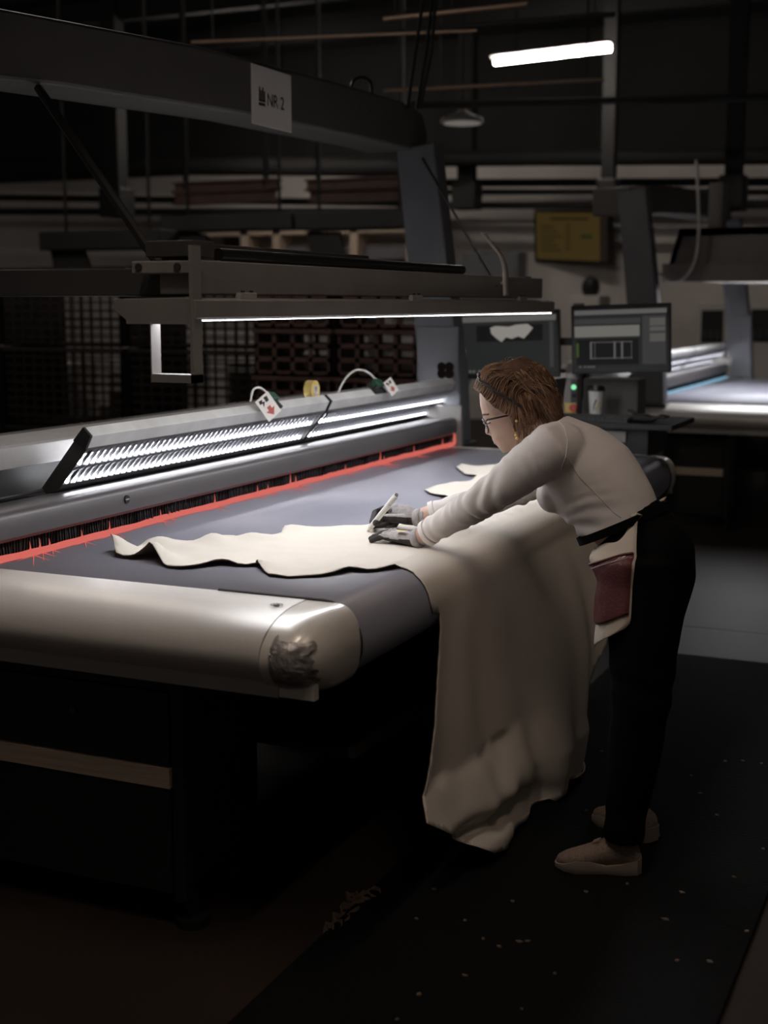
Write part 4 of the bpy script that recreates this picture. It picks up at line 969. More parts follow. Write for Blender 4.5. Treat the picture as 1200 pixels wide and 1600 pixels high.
# key joints
pel = J(1012, 862, YM); wst = J(972, 812, YM); che = J(922, 744, YM); uch = J(889, 702, YM); nek = J(866, 674, YM)
nSh = J(866, 700, 3.61); fSh = J(866, 700, 3.95); fSh = Vector((nSh.x - 0.035, 3.94, nSh.z - 0.035))
nEl = J(752, 783, 3.585); nWr = J(656, 840, 3.63)
fWr = J(652, 809, 3.90); fEl = Vector((nEl.x - 0.02, 3.99, nEl.z - 0.02))
nHip = J(1013, 890, 3.68); nHip = Vector((nHip.x, 3.68, nHip.z)); fHip = Vector((nHip.x - 0.02, 3.88, nHip.z))
nKn = J(1001, 1090, 3.63); nAn = J(974, 1305, 3.62)
fKn = J(997, 1075, 3.88); fAn = J(976, 1285, 3.90)
trunk = (nek - pel).normalized()
def body_lofts(m, g, torso=True, legs=True, arms=True):
    if torso:
        m.tube([pel, wst, che, uch, nek.lerp(uch, .3)], [(0.095+g, 0.135+g), (0.098+g, 0.135+g), (0.108+g, 0.155+g), (0.085+g, 0.165+g), (0.060+g, 0.10+g)], 24, side=trunk.cross(SIDE).normalized())
    if arms:
        for sh, el, wr in ((nSh, nEl, nWr), (fSh, fEl, fWr)):
            m.tube([uch.lerp(sh, 0.35), sh, sh.lerp(el, 0.5), el, el.lerp(wr, 0.4), wr], [0.065+g, 0.060+g, 0.050+g, 0.043+g, 0.039+g, 0.026+g], 16)
    if legs:
        for hp, kn, an in ((nHip, nKn, nAn), (fHip, fKn, fAn)):
            m.tube([hp + Vector((0, 0, 0.05)), hp, hp.lerp(kn, .5), kn, kn.lerp(an, .4), an], [0.07+g, 0.078+g, 0.07+g, 0.054+g, 0.05+g, 0.037+g], 16)
# head in its own frame
HC = J(812, 642, YM); tilt = math.radians(22)
HR = Matrix.Rotation(math.radians(17), 3, 'Z')     # face turned a little towards the near side
hu = HR @ Vector((-math.sin(tilt), 0, math.cos(tilt))); hf = HR @ Vector((-math.cos(tilt), 0, -math.sin(tilt))); LV = HR @ Vector((0, 1, 0))
HROT = HR @ Matrix.Rotation(-tilt, 3, 'Y')
def H(f, u, l=0.0): return HC + hf * f + hu * u + LV * l
def hloc(px, py):
    d = ray(px, py); p = CAM + d * ((HC - CAM).dot(LV) / d.dot(LV)) - HC
    return p.dot(hf), p.dot(hu)
prof_px = [(786, 708), (781, 702), (777.5, 697), (774, 691), (768.5, 686), (768.5, 679), (763, 668), (757, 657), (753.7, 649), (750, 632), (749, 616), (757, 600), (772, 586), (793, 577)]
prof_l = [hloc(*p) for p in prof_px]
def interp(tab, u):
    for (u0, f0), (u1, f1) in zip(tab, tab[1:]):
        if u0 <= u <= u1: return f0 + (f1 - f0) * (u - u0) / (u1 - u0)
    return tab[0][1] if u < tab[0][0] else tab[-1][1]
fr = sorted((u, f) for f, u in prof_l)
umin, umax = fr[0][0], fr[-1][0]
backt = [(umin, fr[0][1] - 0.045), (umin + 0.02, -0.01), (umin + 0.05, -0.035), (umin + 0.09, -0.075), (umin + 0.13, -0.098), (umin + 0.17, -0.095), (umax, -0.04)]
widt = [(umin, 0.022), (umin + 0.02, 0.040), (umin + 0.05, 0.057), (umin + 0.09, 0.066), (umin + 0.14, 0.073), (umin + 0.18, 0.070), (umin + 0.21, 0.055), (umax, 0.035)]
def head_loft(m):
    secs = []; n = 28
    us = [umin + (umax - umin) * k / 30 for k in range(31)]
    for u in us:
        f = interp(fr, u); b = interp(backt, u); w = interp(widt, u)
        # thin the face front so the nose and lips stand out
        c = (f + b) / 2; a = (f - b) / 2; ring = []
        for k in range(n):
            t = 2 * PI * k / n; ct, st = math.cos(t), math.sin(t)
            ring.append(H(c + a * math.copysign(abs(ct) ** 0.9, ct), u, w * math.copysign(abs(st) ** 0.85, st)))
        secs.append(ring)
    m.loft(secs)
    top = H((interp(fr, umax) + interp(backt, umax)) / 2, umax - 0.03)
    m.ball(H(-0.005, umax - 0.075), (0.098, 0.073, 0.078), 12, R=HROT)
    # nose
    nt = Vector((*hloc(757.5, 676),)); nb_ = hloc(757, 656); ns = hloc(768, 680)
    secs = []
    for (f, u), w, dd in ((nb_, 0.006, 0.012), (hloc(758, 664), 0.0075, 0.014), (hloc(757.5, 671), 0.010, 0.018), (hloc(757.5, 676), 0.013, 0.022), (hloc(760.5, 680), 0.012, 0.022)):
        secs.append([H(f - 0.001, u, 0.3 * w), H(f - 0.001, u, -0.3 * w), H(f - dd * 0.5, u, -w), H(f - dd * 1.4, u, -w * 1.1), H(f - dd * 1.4, u, w * 1.1), H(f - dd * 0.5, u, w)])
    m.loft(secs)
    for s_ in (-1, 1):
        f, u = hloc(764, 678); m.ball(H(f - 0.004, u, s_ * 0.010), 0.0065, 6)
    # lips, chin
    f, u = hloc(772.5, 689); m.ball(H(f - 0.007, u, 0), (0.010, 0.020, 0.005), 8)
    f, u = hloc(774.5, 694); m.ball(H(f - 0.007, u, 0), (0.010, 0.018, 0.005), 8)
    f, u = hloc(783, 702); m.ball(H(f - 0.013, u, 0), (0.013, 0.02, 0.012), 8)
    # ears
    for s_ in (-1, 1):
        m.ball(H(-0.012, -0.022, s_ * 0.072), (0.016, 0.008, 0.028), 8, R=HROT)
m = MB(); body_lofts(m, 0.0)
m.tube([uch, nek, H(-0.045, -0.06)], [(0.07, 0.08), (0.052, 0.056), (0.05, 0.05)], 16, side=trunk.cross(SIDE).normalized())
head_loft(m)
# hands: fingers as separate chains; the same layout serves the gloves
hX = (J(577, 845, 3.70) - nWr); LH = {}
def left_hand(m, g):
    w = nWr + Vector((-0.015, 0.01, -0.012)); kz = 0.928
    kn = Vector((w.x - 0.095, 3.665, kz))
    m.tube([nWr + Vector((0.02, 0, 0.004)), w, w.lerp(kn, .5) + Vector((0,0,0.004)), kn], [(0.024+g, 0.028+g), (0.019+g, 0.030+g), (0.017+g, 0.040+g), (0.013+g, 0.040+g)], 14, side=Vector((0, 0, 1)))
    for k, (dy, L_, dz) in enumerate(((-0.034, 0.060, 0.0), (-0.012, 0.076, 0.004), (0.012, 0.082, 0.006), (0.034, 0.072, 0.004))):
        b = kn + Vector((0.012, dy, 0.0)); fan = dy * 0.35 + 0.012
        m.tube([b, b + Vector((-0.02, fan*.3, 0.004 + dz)), b + Vector((-L_ * 0.6, fan*.7, -0.002 + dz*.5)), b + Vector((-L_, fan, -0.012))], [0.0095+g, 0.009+g, 0.0085+g, 0.007+g], 10, round_ends=True)
    b = w + Vector((-0.03, 0.035, -0.004))
    m.tube([b, b + Vector((-0.03, 0.028, -0.006)), b + Vector((-0.062, 0.038, -0.010))], [0.013+g, 0.011+g, 0.008+g], 10, round_ends=True)
TIP = onz(573.5, 831, 0.908); TOPM = ony(619, 774, TIP.y - 0.05)
mk = (TOPM - TIP)
def right_hand(m, g):
    w = fWr; kn = J(616, 801, 3.90)
    m.tube([w + Vector((0.03, 0, 0.004)), w, w.lerp(kn, 0.5) + Vector((0, 0, 0.002)), kn], [(0.026+g, 0.024+g), (0.025+g, 0.023+g), (0.032+g, 0.024+g), (0.028+g, 0.022+g)], 14, side=Vector((0, 0, 1)))
    P_ = lambda t, o=Vector((0,0,0)): TIP + mk * t + o
    # thumb along the near side to the barrel
    b = w.lerp(kn, 0.45) + Vector((0, -0.026, -0.008))
    m.tube([b, J(606, 809, 3.85), J(594, 811, 3.845), P_(0.30, Vector((0.006, -0.012, -0.004)))], [0.015+g, 0.0125+g, 0.011+g, 0.0095+g], 10, round_ends=True)
    # index over the barrel
    m.tube([kn + Vector((0.01, -0.005, 0.02)), J(600, 795, 3.90), J(586, 801, 3.90), P_(0.20, Vector((-0.008, 0.012, 0.006)))], [0.0105+g, 0.010+g, 0.0095+g, 0.008+g], 10, round_ends=True)
    m.tube([kn + Vector((0.0, 0.006, 0.004)), J(597, 808, 3.92), J(583, 817, 3.91), P_(0.14, Vector((0.004, 0.014, 0.0)))], [0.0105+g, 0.010+g, 0.009+g, 0.008+g], 10, round_ends=True)
    m.tube([kn + Vector((0.004, 0.008, -0.012)), J(600, 820, 3.90), J(588, 828, 3.88)], [0.0105+g, 0.0105+g, 0.009+g], 10, round_ends=True)
    m.tube([kn + Vector((0.010, 0.008, -0.022)), J(614, 824, 3.91), J(602, 830, 3.88)], [0.010+g, 0.010+g, 0.0085+g], 10, round_ends=True)
left_hand(m, -0.0015); right_hand(m, -0.0015)
bodym = remesh(m, 0.0036, 3, 0.5)
obj('body', bodym, M_skin, wo, smooth=True, fixn=False)
# lips and brows as tinted parts on the face
for nme, a, b_, r, mm in (('lips', 0, 0, 0, M_lip),):
    mm_ = MB()
    f, u = hloc(772.5, 689); mm_.ball(H(f - 0.0065, u, 0), (0.0105, 0.019, 0.0046), 8)
    f, u = hloc(774.5, 693.5); mm_.ball(H(f - 0.0065, u, 0), (0.0105, 0.017, 0.0046), 8)
    obj('lips', mm_, M_lip, wo, smooth=True)
for s_ in (-1, 1):
    f, u = hloc(754, 650); pts_ = [H(f - 0.002, u + 0.002, s_ * 0.012), H(f - 0.006, u + 0.005, s_ * 0.030), H(f - 0.022, u + 0.001, s_ * 0.050)]
    obj('eyebrow', MB().tube(catmull(pts_, 4), 0.0022, 6), M_brow, wo, smooth=True)
    f, u = hloc(760, 660); obj('eye', MB().ball(H(f - 0.016, u, s_ * 0.030), 0.0115, 10), M_eye, wo, smooth=True)
    obj('eyelash', MB().tube([H(f - 0.006, u - 0.002, s_ * 0.022), H(f - 0.005, u - 0.003, s_ * 0.032), H(f - 0.014, u - 0.002, s_ * 0.043)], 0.002, 6), M_brow, wo, smooth=True)

# shirt: fitted long-sleeved top with wrinkles at elbow, armpit and waist
m = MB()
sd = trunk.cross(SIDE).normalized()
T = lambda a, b, k: a.lerp(b, k)
hem = J(968, 818, YM)
m.tube([hem, T(wst, che, .25), T(wst, che, .6), che, T(che, uch, .5), uch, T(uch, nek, .6), nek + trunk * 0.012],
       [(0.122, 0.150), (0.122, 0.148), (0.132, 0.160), (0.134, 0.172), (0.122, 0.178), (0.102, 0.174), (0.078, 0.125), (0.058, 0.064)], 28, side=sd)
for s_ in (-1, 1):   # bust
    c = J(866, 772, YM + s_ * 0.062); m.ball(c, (0.052, 0.062, 0.055), 10)
    bl_ = J(1000, 757, YM + s_ * 0.08)
for sh, el, wr in ((nSh, nEl, nWr), (fSh, fEl, fWr)):
    wv_ = T(el, wr, 0.85)
    m.tube([T(uch, sh, 0.2), T(uch, sh, .8), sh, T(sh, el, 0.3), T(sh, el, 0.65), el, T(el, wr, 0.3), T(el, wr, 0.65), wv_], [0.072, 0.079, 0.078, 0.068, 0.059, 0.050, 0.047, 0.041, 0.037], 20)
def wrinkle(v, n):
    d = 0.0
    for sh, el, wr, sg_ in ((nSh, nEl, nWr, 0), (fSh, fEl, fWr, 2)):
        ax = (wr - sh); L = ax.length; t_ = (v - sh).dot(ax) / L / L
        if 0.05 < t_ < 1.02 and ((v - sh) - ax * t_).length < 0.12:
            k = math.exp(-((t_ - 0.52) / 0.16) ** 2) + 0.5 * math.exp(-((t_ - 0.9) / 0.08) ** 2) + 0.35
            d += 0.0030 * k * math.sin(70 * t_ + 9 * noise.noise(v * 9 + Vector((sg_, 0, 0))) + 30 * (v.y - sh.y))
    tt = (v - hem).dot(trunk)
    if tt < 0.16 and v.x > -1.2: d += 0.0045 * smooth01(0.16, 0.0, tt) * math.sin(tt * 150 + 5 * noise.noise(v * 8) + 40 * (v.x + v.z)) * smooth01(-0.90, -1.05, v.x)
    d += 0.003 * noise.noise(v * 11)
    return v + n * d
shm = remesh(m, 0.006, 12, 0.6, wrinkle)
shirt = obj('shirt', shm, M_shirt, wo, smooth=True, fixn=False)
bvh = BVHTree.FromPolygons([v.co for v in shm.vertices], [p.vertices for p in shm.polygons])
def cast(px, py, lift=0.001, tree=None):
    d = ray(px, py).normalized(); h = (tree or bvh).ray_cast(CAM, d)
    return (h[0] + h[1] * lift) if h[0] is not None else None
def seam(pxs, r, m_, par, name, tree=None):
    pts_ = []
    for a, b_ in zip(pxs, pxs[1:]):
        for k in range(8):
            p = cast(a[0] + (b_[0] - a[0]) * k / 8, a[1] + (b_[1] - a[1]) * k / 8, 0.0006, tree)
            if p is not None: pts_.append(p)
    if len(pts_) > 2: obj(name, MB().tube(pts_, r, 6), m_, par, smooth=True)
seam([(868, 652), (882, 668), (887, 690), (884, 712), (876, 736)], 0.0014, M_seam, shirt, 'shoulder_seam')
seam([(884, 712), (905, 745), (935, 775), (958, 800), (972, 810)], 0.0012, M_seam, shirt, 'side_seam')
for sh, el, wr in ((nSh, nEl, nWr), (fSh, fEl, fWr)):
    a = T(el, wr, 0.82); d = (wr - el).normalized()
    obj('cuff', MB().tube([a, a + d * 0.016], [0.0405, 0.0395], 20), M_shirt, shirt, smooth='auto')

# trousers
m = MB()
wb, wf = J(1036, 792, YM), J(912, 842, YM)
wc_ = J(975, 822, YM)
m.tube([wc_, J(1000, 850, YM), J(1012, 885, YM), J(1010, 930, YM)], [(0.122, 0.150), (0.128, 0.172), (0.118, 0.180), (0.10, 0.172)], 24, side=Vector((1, 0, 0.25)).normalized())
m.ball(J(1038, 868, 3.70), (0.085, 0.095, 0.10), 10); m.ball(J(1034, 868, 3.87), (0.085, 0.095, 0.10), 10)
for hp, kn, an in ((nHip, nKn, nAn), (fHip, fKn, fAn)):
    m.tube([hp + Vector((0, 0, 0.04)), hp + Vector((0,0,-0.05)), T(hp, kn, .5), kn, T(kn, an, .45), T(kn, an, .8), an + Vector((0, 0, -0.015))], [0.108, 0.112, 0.100, 0.084, 0.074, 0.062, 0.056], 18)
def twr(v, n):
    d = 0.004 * noise.noise(v * 7) + 0.003 * math.sin(v.z * 55 + 4 * noise.noise(v * 5)) * (smooth01(0.75, 0.5, v.z) * smooth01(0.3, 0.5, v.z) + smooth01(0.3, 0.12, v.z))
    return v + n * d
trm = remesh(m, 0.008, 6, 0.5, twr)
trous = obj('trousers', trm, M_trous, wo, smooth=True, fixn=False)
# waist tie
def ring_at(c, ax, ra, rb, n=40, sdv=None):
    a = (sdv - ax * sdv.dot(ax)).normalized(); b_ = ax.cross(a)
    return [c + a * ra * math.cos(2*PI*k/n) + b_ * rb * math.sin(2*PI*k/n) for k in range(n)]
tx = ((wb - wf).normalized()).cross(SIDE).normalized()
if tx.z < 0: tx = -tx
wcn = (wb + wf) / 2; wl = (wb - wf).length / 2
rg = ring_at(wcn, tx, wl + 0.006, 0.160, 48, (wb - wf))
rg.append(rg[0])
obj('waist_tie', MB().loft([[p - tx*0.012, p + tx*0.012, p + tx*0.012 + (p-wcn).normalized()*0.004, p - tx*0.012 + (p-wcn).normalized()*0.004] for p in rg], cap=False), M_trous, wo, smooth='auto')
# apron: cream sheet wrapping the front, with burgundy leather pocket
tb = BVHTree.FromPolygons([v.co for v in trm.vertices], [p.vertices for p in trm.polygons])
AXC = J(1008, 900, YM).x
def apron_pt(u, v, off=0.0):
    # v down the apron; u across (0 = near side edge, 1 = far side edge)
    A_ = math.radians(94 - 55 * smooth01(0.70, 1.0, v) ** 2)
    ang = (u - 0.5) * 2 * A_
    ztop = 0.962 + 0.085 * (1 - math.cos(ang)); zz = ztop + (0.665 - ztop) * v
    def hitx(y):
        h = tb.ray_cast(Vector((AXC - 0.7, y, zz)), Vector((1, 0, 0))); return h[0].x if h[0] is not None else AXC - 0.1
    xf = min(hitx(3.66), hitx(3.70), hitx(3.86))
    h = tb.ray_cast(Vector((AXC, 3.0, zz)), Vector((0, 1, 0))); ys = h[0].y if h[0] is not None else 3.6
    ra, rb_ = AXC - xf + 0.012 + off, YM - ys + 0.010 + off
    cs, sn = math.cos(ang), math.sin(ang)
    w = 0.004 * math.sin(ang * 7 + v * 5) * (1 - 0.3 * v) + 0.005 * noise.noise(Vector((ang * 3, v * 5, 1)))
    return Vector((AXC - (ra + w) * math.copysign(abs(cs) ** 0.75, cs), YM + (rb_ + w) * math.copysign(abs(sn) ** 0.75, sn), zz))
apr = obj('apron', MB().grid(lambda u, v: apron_pt(u, v), 40, 30), M_apron, wo, smooth=True, solid=0.002)
def pocket(u, v):
    uu = 0.01 + 0.98 * u; lo = 0.80 - 0.10 * abs(2*u - 1) ** 3
    p = apron_pt(uu, 0.27 + (lo - 0.27) * v, 0.005 + 0.006 * math.sin(PI * v) * math.sin(PI * min(1, u * 2)))
    return p
pk = obj('apron_pocket', MB().grid(pocket, 40, 24), M_burg, apr, smooth=True, solid=0.002, label='burgundy leather pocket')
obj('pocket_binding', MB().tube([pocket(k / 40, 0.0) + Vector((-0.002, -0.002, 0)) for k in range(41)], 0.003, 6), M_burg, pk, smooth=True)
obj('pocket_stitch', MB().tube([pocket(k / 40, 0.07) + Vector((-0.003, -0.003, 0)) for k in range(41)], 0.0009, 5), M_seam, pk, smooth=True)

# gloves with black coated palms and fingers
def glove(fn, name, test):
    m = MB(); fn(m, 0.0012); me = remesh(m, 0.0024, 3, 0.5)
    o = obj(name, me, [M_knit, M_coat], wo, smooth=True, fixn=False)
    for p in me.polygons: p.material_index = 1 if test(p.center, p.normal) else 0
    return o
def ltest(c, n):
    t_ = nWr.x - c.x
    if t_ < 0.012: return False
    return t_ > 0.125 + 0.008 * math.sin(c.y * 300) or c.z < 0.930 - 0.06 * max(0, 0.05 - t_) + 0.002 * math.sin(t_ * 60)
gL = glove(left_hand, 'left_glove', ltest)
def rtest(c, n):
    t_ = fWr.x - c.x
    if t_ < 0.008: return False
    return t_ > 0.10 or c.z < fWr.z + 0.008 - 0.1 * max(0, 0.06 - t_) - 0.0
gR = glove(right_hand, 'right_glove', rtest)
obj('glove_cuff', MB().tube([nWr + Vector((0.002, 0, 0)), nWr + Vector((-0.004, 0.0, -0.002)), nWr + Vector((-0.012, 0.002, -0.004))], [(0.030, 0.034), (0.0315, 0.035), (0.028, 0.033)], 20, side=Vector((0,0,1))), M_knit, gL, smooth=True)
obj('glove_cuff', MB().tube([fWr + Vector((0.016, 0, 0.002)), fWr + Vector((0.008, 0, 0.001)), fWr + Vector((-0.008, 0, 0))], [0.0285, 0.0295, 0.0275], 20, side=Vector((0,0,1))), M_knit, gR, smooth=True)
obj('glove_print', MB().grid(lambda u, v: nWr + Vector((-0.045 - 0.03 * u, -0.012 + 0.02 * v, 0.0165)), 2, 2), M_yellow, gL)
# marker
mkr = thing('marker_pen', 'white marker pen held in the gloved hand over the hide', 'marker', TIP)
d = mk.normalized()
obj('barrel', MB().tube([TIP + mk * 0.10, TIP + mk * 0.13, TIP + mk * 0.96, TIP + mk * 1.0], [0.0065, 0.0088, 0.0090, 0.0078], 18), M_whitep, mkr, smooth='auto')
obj('nib', MB().tube([TIP, TIP + mk * 0.03, TIP + mk * 0.10], [0.0018, 0.0035, 0.0062], 12), M_whitep, mkr, smooth='auto')
obj('end_plug', MB().tube([TIP + mk * 0.995, TIP + mk * 1.025], [0.0062, 0.0055], 12), M_greyp, mkr)
qd = TIP + mk * 0.76 + Vector((0.0055, -0.0075, 0)); obj('print_dot', MB().ball(qd, 0.0022, 6), M_ink, mkr)

# shoes
def shoe(toe, heel, name):
    ax = (toe - heel); L = ax.length; ax.normalize(); lt = Vector((-ax.y, ax.x, 0))
    m = MB(); z0 = 0.012
    secs = []
    for t_, w, h, zb in ((0.0, 0.022, 0.050, 0.028), (0.05, 0.033, 0.075, 0.026), (0.2, 0.036, 0.088, 0.026), (0.38, 0.036, 0.085, 0.026), (0.55, 0.040, 0.066, 0.025), (0.72, 0.044, 0.050, 0.024), (0.88, 0.038, 0.036, 0.024), (0.97, 0.022, 0.026, 0.024), (1.0, 0.008, 0.018, 0.024)):
        c = heel + ax * (L * t_); n = 18
        secs.append([Vector((c.x, c.y, z0)) + lt * (w * math.cos(2*PI*k/n)) + Vector((0, 0, zb + (h - 0.0) * (0.5 + 0.5 * math.sin(2*PI*k/n)) - 0.01)) for k in range(n)])
    m.loft(secs)
    up_ = obj(name, remesh(m, 0.004, 3), M_shoe, wo, smooth=True, fixn=False)
    m = MB(); secs = []
    for t_, w in ((-0.02, 0.020), (0.03, 0.034), (0.2, 0.039), (0.4, 0.035), (0.6, 0.042), (0.78, 0.047), (0.92, 0.038), (1.0, 0.018), (1.02, 0.006)):
        c = heel + ax * (L * t_); r = 0.006 * smooth01(0.8, 1.0, t_) + 0.004 * smooth01(0.06, -0.02, t_)
        top = 0.034 + 0.010 * math.cos(t_ * 9) - 0.010 * t_ + 0.004
        q = []
        for k in range(12):
            a = 2*PI*k/12; q.append(Vector((c.x, c.y, z0 + (r if math.sin(a) < 0 else top) )) + lt * w * math.cos(a))
        secs.append([Vector((c.x, c.y, z0 + r)) + lt * w * 0.92, Vector((c.x, c.y, z0 + r)) - lt * w * 0.92, Vector((c.x, c.y, z0 + top * 0.5 + r)) - lt * w * 1.05, Vector((c.x, c.y, z0 + top)) - lt * w, Vector((c.x, c.y, z0 + top)) + lt * w, Vector((c.x, c.y, z0 + top * 0.5 + r)) + lt * w * 1.05])
    obj('sole', m.loft(secs), M_sole, up_, smooth='auto')
    for k in range(5):
        c = heel + ax * (L * (0.1 + 0.19 * k)); obj('tread_lug', MB().ball(Vector((c.x, c.y, z0 + 0.010)) - lt * 0.030, (0.020, 0.012, 0.010), 6), M_sole, up_, smooth=True)
    c = heel + ax * (L * 0.52); obj('tongue_tab', MB().box(Vector((c.x - 0.012, c.y - 0.012, z0 + 0.083)), Vector((c.x + 0.012, c.y + 0.012, z0 + 0.090)), Matrix.Rotation(0.5, 3, 'Y').transposed()), M_sole, up_, bevel=0.002)
sc_ = 1.04
shoe(Vector((-1.062, 3.575, 0)), Vector((-0.835, 3.640, 0)), 'left_shoe')
shoe(Vector((-1.058, 3.985, 0)), Vector((-0.850, 3.870, 0)), 'right_shoe')

# hair: cap plus combed strands, loose ends at the nape, braided band
m = MB(); secs = []
for k in range(31):
    u = umin + 0.05 + (umax - umin - 0.05) * k / 30
    kk = smooth01(umin + 0.08, umin + 0.16, u)
    f = interp(fr, u) + 0.016 * smooth01(umin + 0.10, umin + 0.17, u) + 0.002; b = interp(backt, u) - 0.016 - 0.010 * kk; w = interp(widt, u) + 0.013
    uu = u + 0.020 * smooth01(umin + 0.14, umax, u)
    c, a_ = (f + b) / 2, (f - b) / 2
    secs.append([H(c + a_ * math.copysign(abs(math.cos(2*PI*q/28)) ** 0.9, math.cos(2*PI*q/28)), uu, w * math.copysign(abs(math.sin(2*PI*q/28)) ** 0.85, math.sin(2*PI*q/28))) for q in range(28)])
m.loft(secs)
m.ball(H(-0.020, umax - 0.066), (0.098, 0.082, 0.082), 14, R=HROT)
m.ball(J(836, 612, YM), (0.052, 0.07, 0.05), 12)
m.tube([J(838, 616, YM), J(858, 632, YM), J(864, 650, YM), J(858, 672, YM)], [(0.045, 0.072), (0.040, 0.066), (0.032, 0.058), (0.018, 0.045)], 14, side=hf)
hcap = remesh(m, 0.003, 8)
def haircut(v, n):
    return v
# drop the part that would cover the face
hairline = sorted((hloc(*p)[1], hloc(*p)[0]) for p in ((806, 690), (803, 672), (801, 658), (797, 648), (786, 642), (774, 634), (762, 624), (752, 613), (740, 606)))
bm = bmesh.new(); bm.from_mesh(hcap)
kill = []
for f_ in bm.faces:
    p = f_.calc_center_median() - HC; ff_, uu = p.dot(hf), p.dot(hu)
    if ff_ > interp(hairline, uu): kill.append(f_)
bmesh.ops.delete(bm, geom=kill, context='FACES')
for it in range(12): bmesh.ops.smooth_vert(bm, verts=[v for v in bm.verts if v.is_boundary], factor=0.5, use_axis_x=True, use_axis_y=True, use_axis_z=True)
bm.to_mesh(hcap); bm.free()
hair = obj('hair', hcap, mat('hair_under', (0.11, 0.056, 0.032), 0.75, 0, 0.35, 60), wo, smooth=True, fixn=False)
hb = BVHTree.FromPolygons([v.co for v in hcap.vertices], [p.vertices for p in hcap.polygons])
KNOT = J(828, 592, YM)
def surf(p, lift):
    h = hb.find_nearest(p); 
    return h[0] + h[1] * lift if h[0] is not None else p
strands = [MB(), MB(), MB()]
rnd = random.Random(3)
for i in range(820):
    l = rnd.uniform(-1, 1); s_ = rnd.random()
    if i < 460:     # swept from the hairline back to the crown knot
        th = rnd.uniform(-0.6, 1.0); top_ = th < 0.15; th = max(th, 0.0) + (0.15 * rnd.random() if th < 0 else 0); hu_ = hairline[2][0] + (hairline[-1][0] - hairline[2][0] + 0.012) * (1 - th)
        st = H(interp(hairline, hu_) - 0.004, hu_, l * 0.075 if top_ else (0.03 + 0.05 * min(1, th * 1.5)) * (1 if l > 0 else -1) * abs(l) ** 0.35)
        en = KNOT + Vector((rnd.uniform(-.012, .02), 0.035 * l, rnd.uniform(-.02, .006)))
        mid = st.lerp(en, .5) + hu * 0.03
        pts_ = [surf(st, 0.001), surf(st.lerp(mid, .5), 0.003 + 0.004 * s_), surf(mid, 0.004 + 0.006 * s_), surf(en, 0.006 * s_)]
    elif i < 690:   # falling from knot and crown to the nape
        st = KNOT + Vector((rnd.uniform(-.04, .02), 0.05 * l, rnd.uniform(-.015, .005)))
        en = J(rnd.uniform(838, 879), rnd.uniform(636, 676), YM + 0.06 * l)
        mid = st.lerp(en, .5) - hf * 0.02 + Vector((0, 0.03 * l, 0))
        pts_ = [surf(st, 0.004 * s_), surf(st.lerp(mid, .5), 0.005 * s_ + .001), surf(mid, 0.006 * s_ + .001), surf(en, 0.004 * s_)]
    else:           # loose locks over the ear
        sgn = -1 if rnd.random() < 0.75 else 1
        st = H(-0.005 - 0.05 * s_, 0.03 + 0.02 * rnd.random(), sgn * 0.078)
        ex = rnd.uniform(806, 846); ey = rnd.uniform(676, 704) - max(0, ex - 820) * 0.6
        en = J(ex, ey, YM + sgn * 0.066)
        mid = st.lerp(en, .5) + Vector((rnd.uniform(-.008, .014), sgn * 0.010, 0))
        pts_ = [surf(st, 0.003), st.lerp(mid, .5) + Vector((0, sgn * 0.006, 0)), mid, en]
    rr_ = 0.0009 + 0.0011 * rnd.random()
    pp = catmull(pts_, 5); n_ = len(pp)
    strands[rnd.choice((0, 0, 1, 1, 2))].tube(pp, [rr_ * (1 - 0.75 * k / n_) for k in range(n_)], 5)
for k, (sb, mm) in enumerate(zip(strands, (M_hairA, M_hairB, M_hairC))):
    o = obj('hair_lock', sb, mm, hair, smooth=True, fixn=False); o['kind'] = 'stuff'
# flyaway strands
fly = MB()
for i in range(16):
    a = J(rnd.uniform(770, 850), rnd.uniform(578, 600), YM + rnd.uniform(-.05, .05)); a = surf(a, 0.0)
    fly.tube(catmull([a, a + Vector((rnd.uniform(-.01, .02), 0, 0.014)), a + Vector((rnd.uniform(.0, .04), rnd.uniform(-.01, .01), rnd.uniform(.006, .02)))], 4), 0.0004, 4)
o = obj('flyaway_hair', fly, M_hairA, hair, smooth=True); o['kind'] = 'stuff'
# braided head band
pb = []
for t_ in range(25):
    ph = PI * (t_ / 24); l = -math.cos(ph)
    f, u = hloc(761, 598); f2, u2 = hloc(818, 634)
    q = math.sin(ph); c = H(f2 + (f - f2) * q, u2 + (u - u2) * q, 0.088 * l)
    pb.append(surf(c, 0.0075))
for ph0 in (0, PI):
    obj('head_band', MB().tube([p + Vector((0.0025 * math.cos(k * 1.6 + ph0), 0, 0.0025 * math.sin(k * 1.6 + ph0))) for k, p in enumerate(catmull(pb, 3))], 0.0036, 8), M_bandm, wo, smooth=True)
# glasses
gls = MB()
tcol = []
for s_ in (-1, 1):
    f, u = hloc(756, 655); f2, u2 = hloc(766.5, 672.5)
    cx, cu_ = (f + f2) / 2 + 0.002, (u + u2) / 2; hh = 0.021
    ring = [H(cx - 0.010 * abs(math.cos(a)) * (1 if math.cos(a) > 0 else 0.2) + 0.004, cu_ + hh * math.copysign(abs(math.sin(a)) ** 0.7, math.sin(a)), s_ * (0.035 + 0.027 * math.copysign(abs(math.cos(a)) ** 0.7, math.cos(a)))) for a in [2*PI*k/28 for k in range(28)]]
    gls.tube(ring + [ring[0]], 0.0018, 6)
    tcol.append((ring, s_))
    e0 = H(cx - 0.004, cu_ + hh * 0.75, s_ * 0.062)
    gls.tube([e0, H(cx - 0.012, cu_ + hh * 0.85, s_ * 0.069), H(-0.005, -0.001, s_ * 0.079), H(-0.022, -0.012, s_ * 0.077)], [0.0026, 0.0030, 0.0024, 0.002], 6)
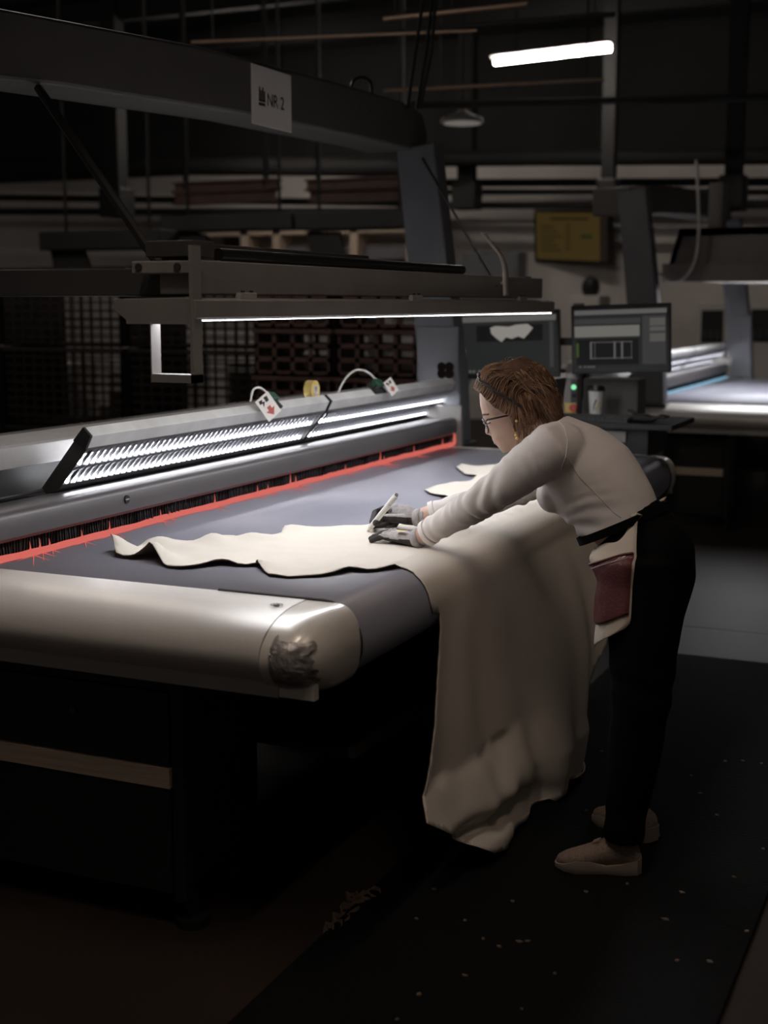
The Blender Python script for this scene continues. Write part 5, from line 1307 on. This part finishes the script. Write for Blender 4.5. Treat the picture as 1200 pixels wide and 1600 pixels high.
gls.tube([H(cx + 0.004, cu_ + 0.006, -0.009), H(cx + 0.006, cu_ + 0.009, 0), H(cx + 0.004, cu_ + 0.006, 0.009)], 0.002, 6)
gg = obj('glasses', gls, M_glasses, wo, smooth=True)
for ring, s_ in tcol: obj('lens', MB().add(ring, [tuple(range(len(ring)))]), M_lens, gg)
for s_ in (-1, 1):
    f, u = hloc(808.5, 654); obj('ear_stud', MB().ball(H(f, u, s_ * 0.082), 0.0045, 8), M_gold, wo, smooth=True)
    f, u = hloc(809, 680); obj('earring', MB().ball(H(f, u + 0.008, s_ * 0.083), 0.0045, 8).ball(H(f, u - 0.001, s_ * 0.083), 0.0055, 8).tube([H(f, u + 0.03, s_ * 0.082), H(f, u + 0.01, s_ * 0.083)], 0.001, 5), M_gold, wo, smooth=True)

# unseen fill lamps added above the frame, built like the tube lamp in view
M_fill = mat('fill_tube', (1, 1, 1), 0.5, emit=(1.0, 0.80, 0.66), estr=FILL_LAMP)
M_fill2 = mat('fill_tube_dim', (1, 1, 1), 0.5, emit=(1.0, 0.84, 0.72), estr=FILL_LAMP * 0.2)
def fill_lamp(p0, p1, label, M_fill=M_fill, dp=0.15):
    t = tube_lamp(Vector(p0), Vector(p1), label, 'added fill lamps')
    for ch in t.children:
        if ch.name.startswith('tube'): ch.data.materials[0] = M_fill
    x, z = p0[0], p0[2]
    obj('baffle', MB().prism([(x - 0.15, z - dp), (x - 0.06, z + 0.075), (x + 0.06, z + 0.075), (x + 0.15, z - dp), (x + 0.145, z - dp), (x + 0.056, z + 0.07), (x - 0.056, z + 0.07), (x - 0.145, z - dp)], 'y', p0[1], p1[1]), M_dkgrey, t)  # dark skirts added to keep the fill light off the arch
M_fill_table = mat('table_tube', (1, 1, 1), 0.5, emit=(1.0, 0.84, 0.72), estr=FILL_LAMP * 2.1)
fill_lamp((-1.3, 0.8, 4.2), (-1.3, 2.8, 4.2), 'ceiling tube lamp with deep reflector above the near table end', M_fill_table, 0.26)  # added light for sleeves, cover and cap from above
fill_lamp((0.2, 0.9, 4.2), (0.2, 2.9, 4.2), 'ceiling tube lamp with deep reflector over the aisle beside the near conveyor table')  # added light for the person's back and the hanging hide
fill_lamp((1.7, 7.0, 4.2), (1.7, 8.5, 4.2), 'ceiling tube lamp with deep reflector over the aisle beside the operator console', M_fill2)  # weak added light for the floor further back
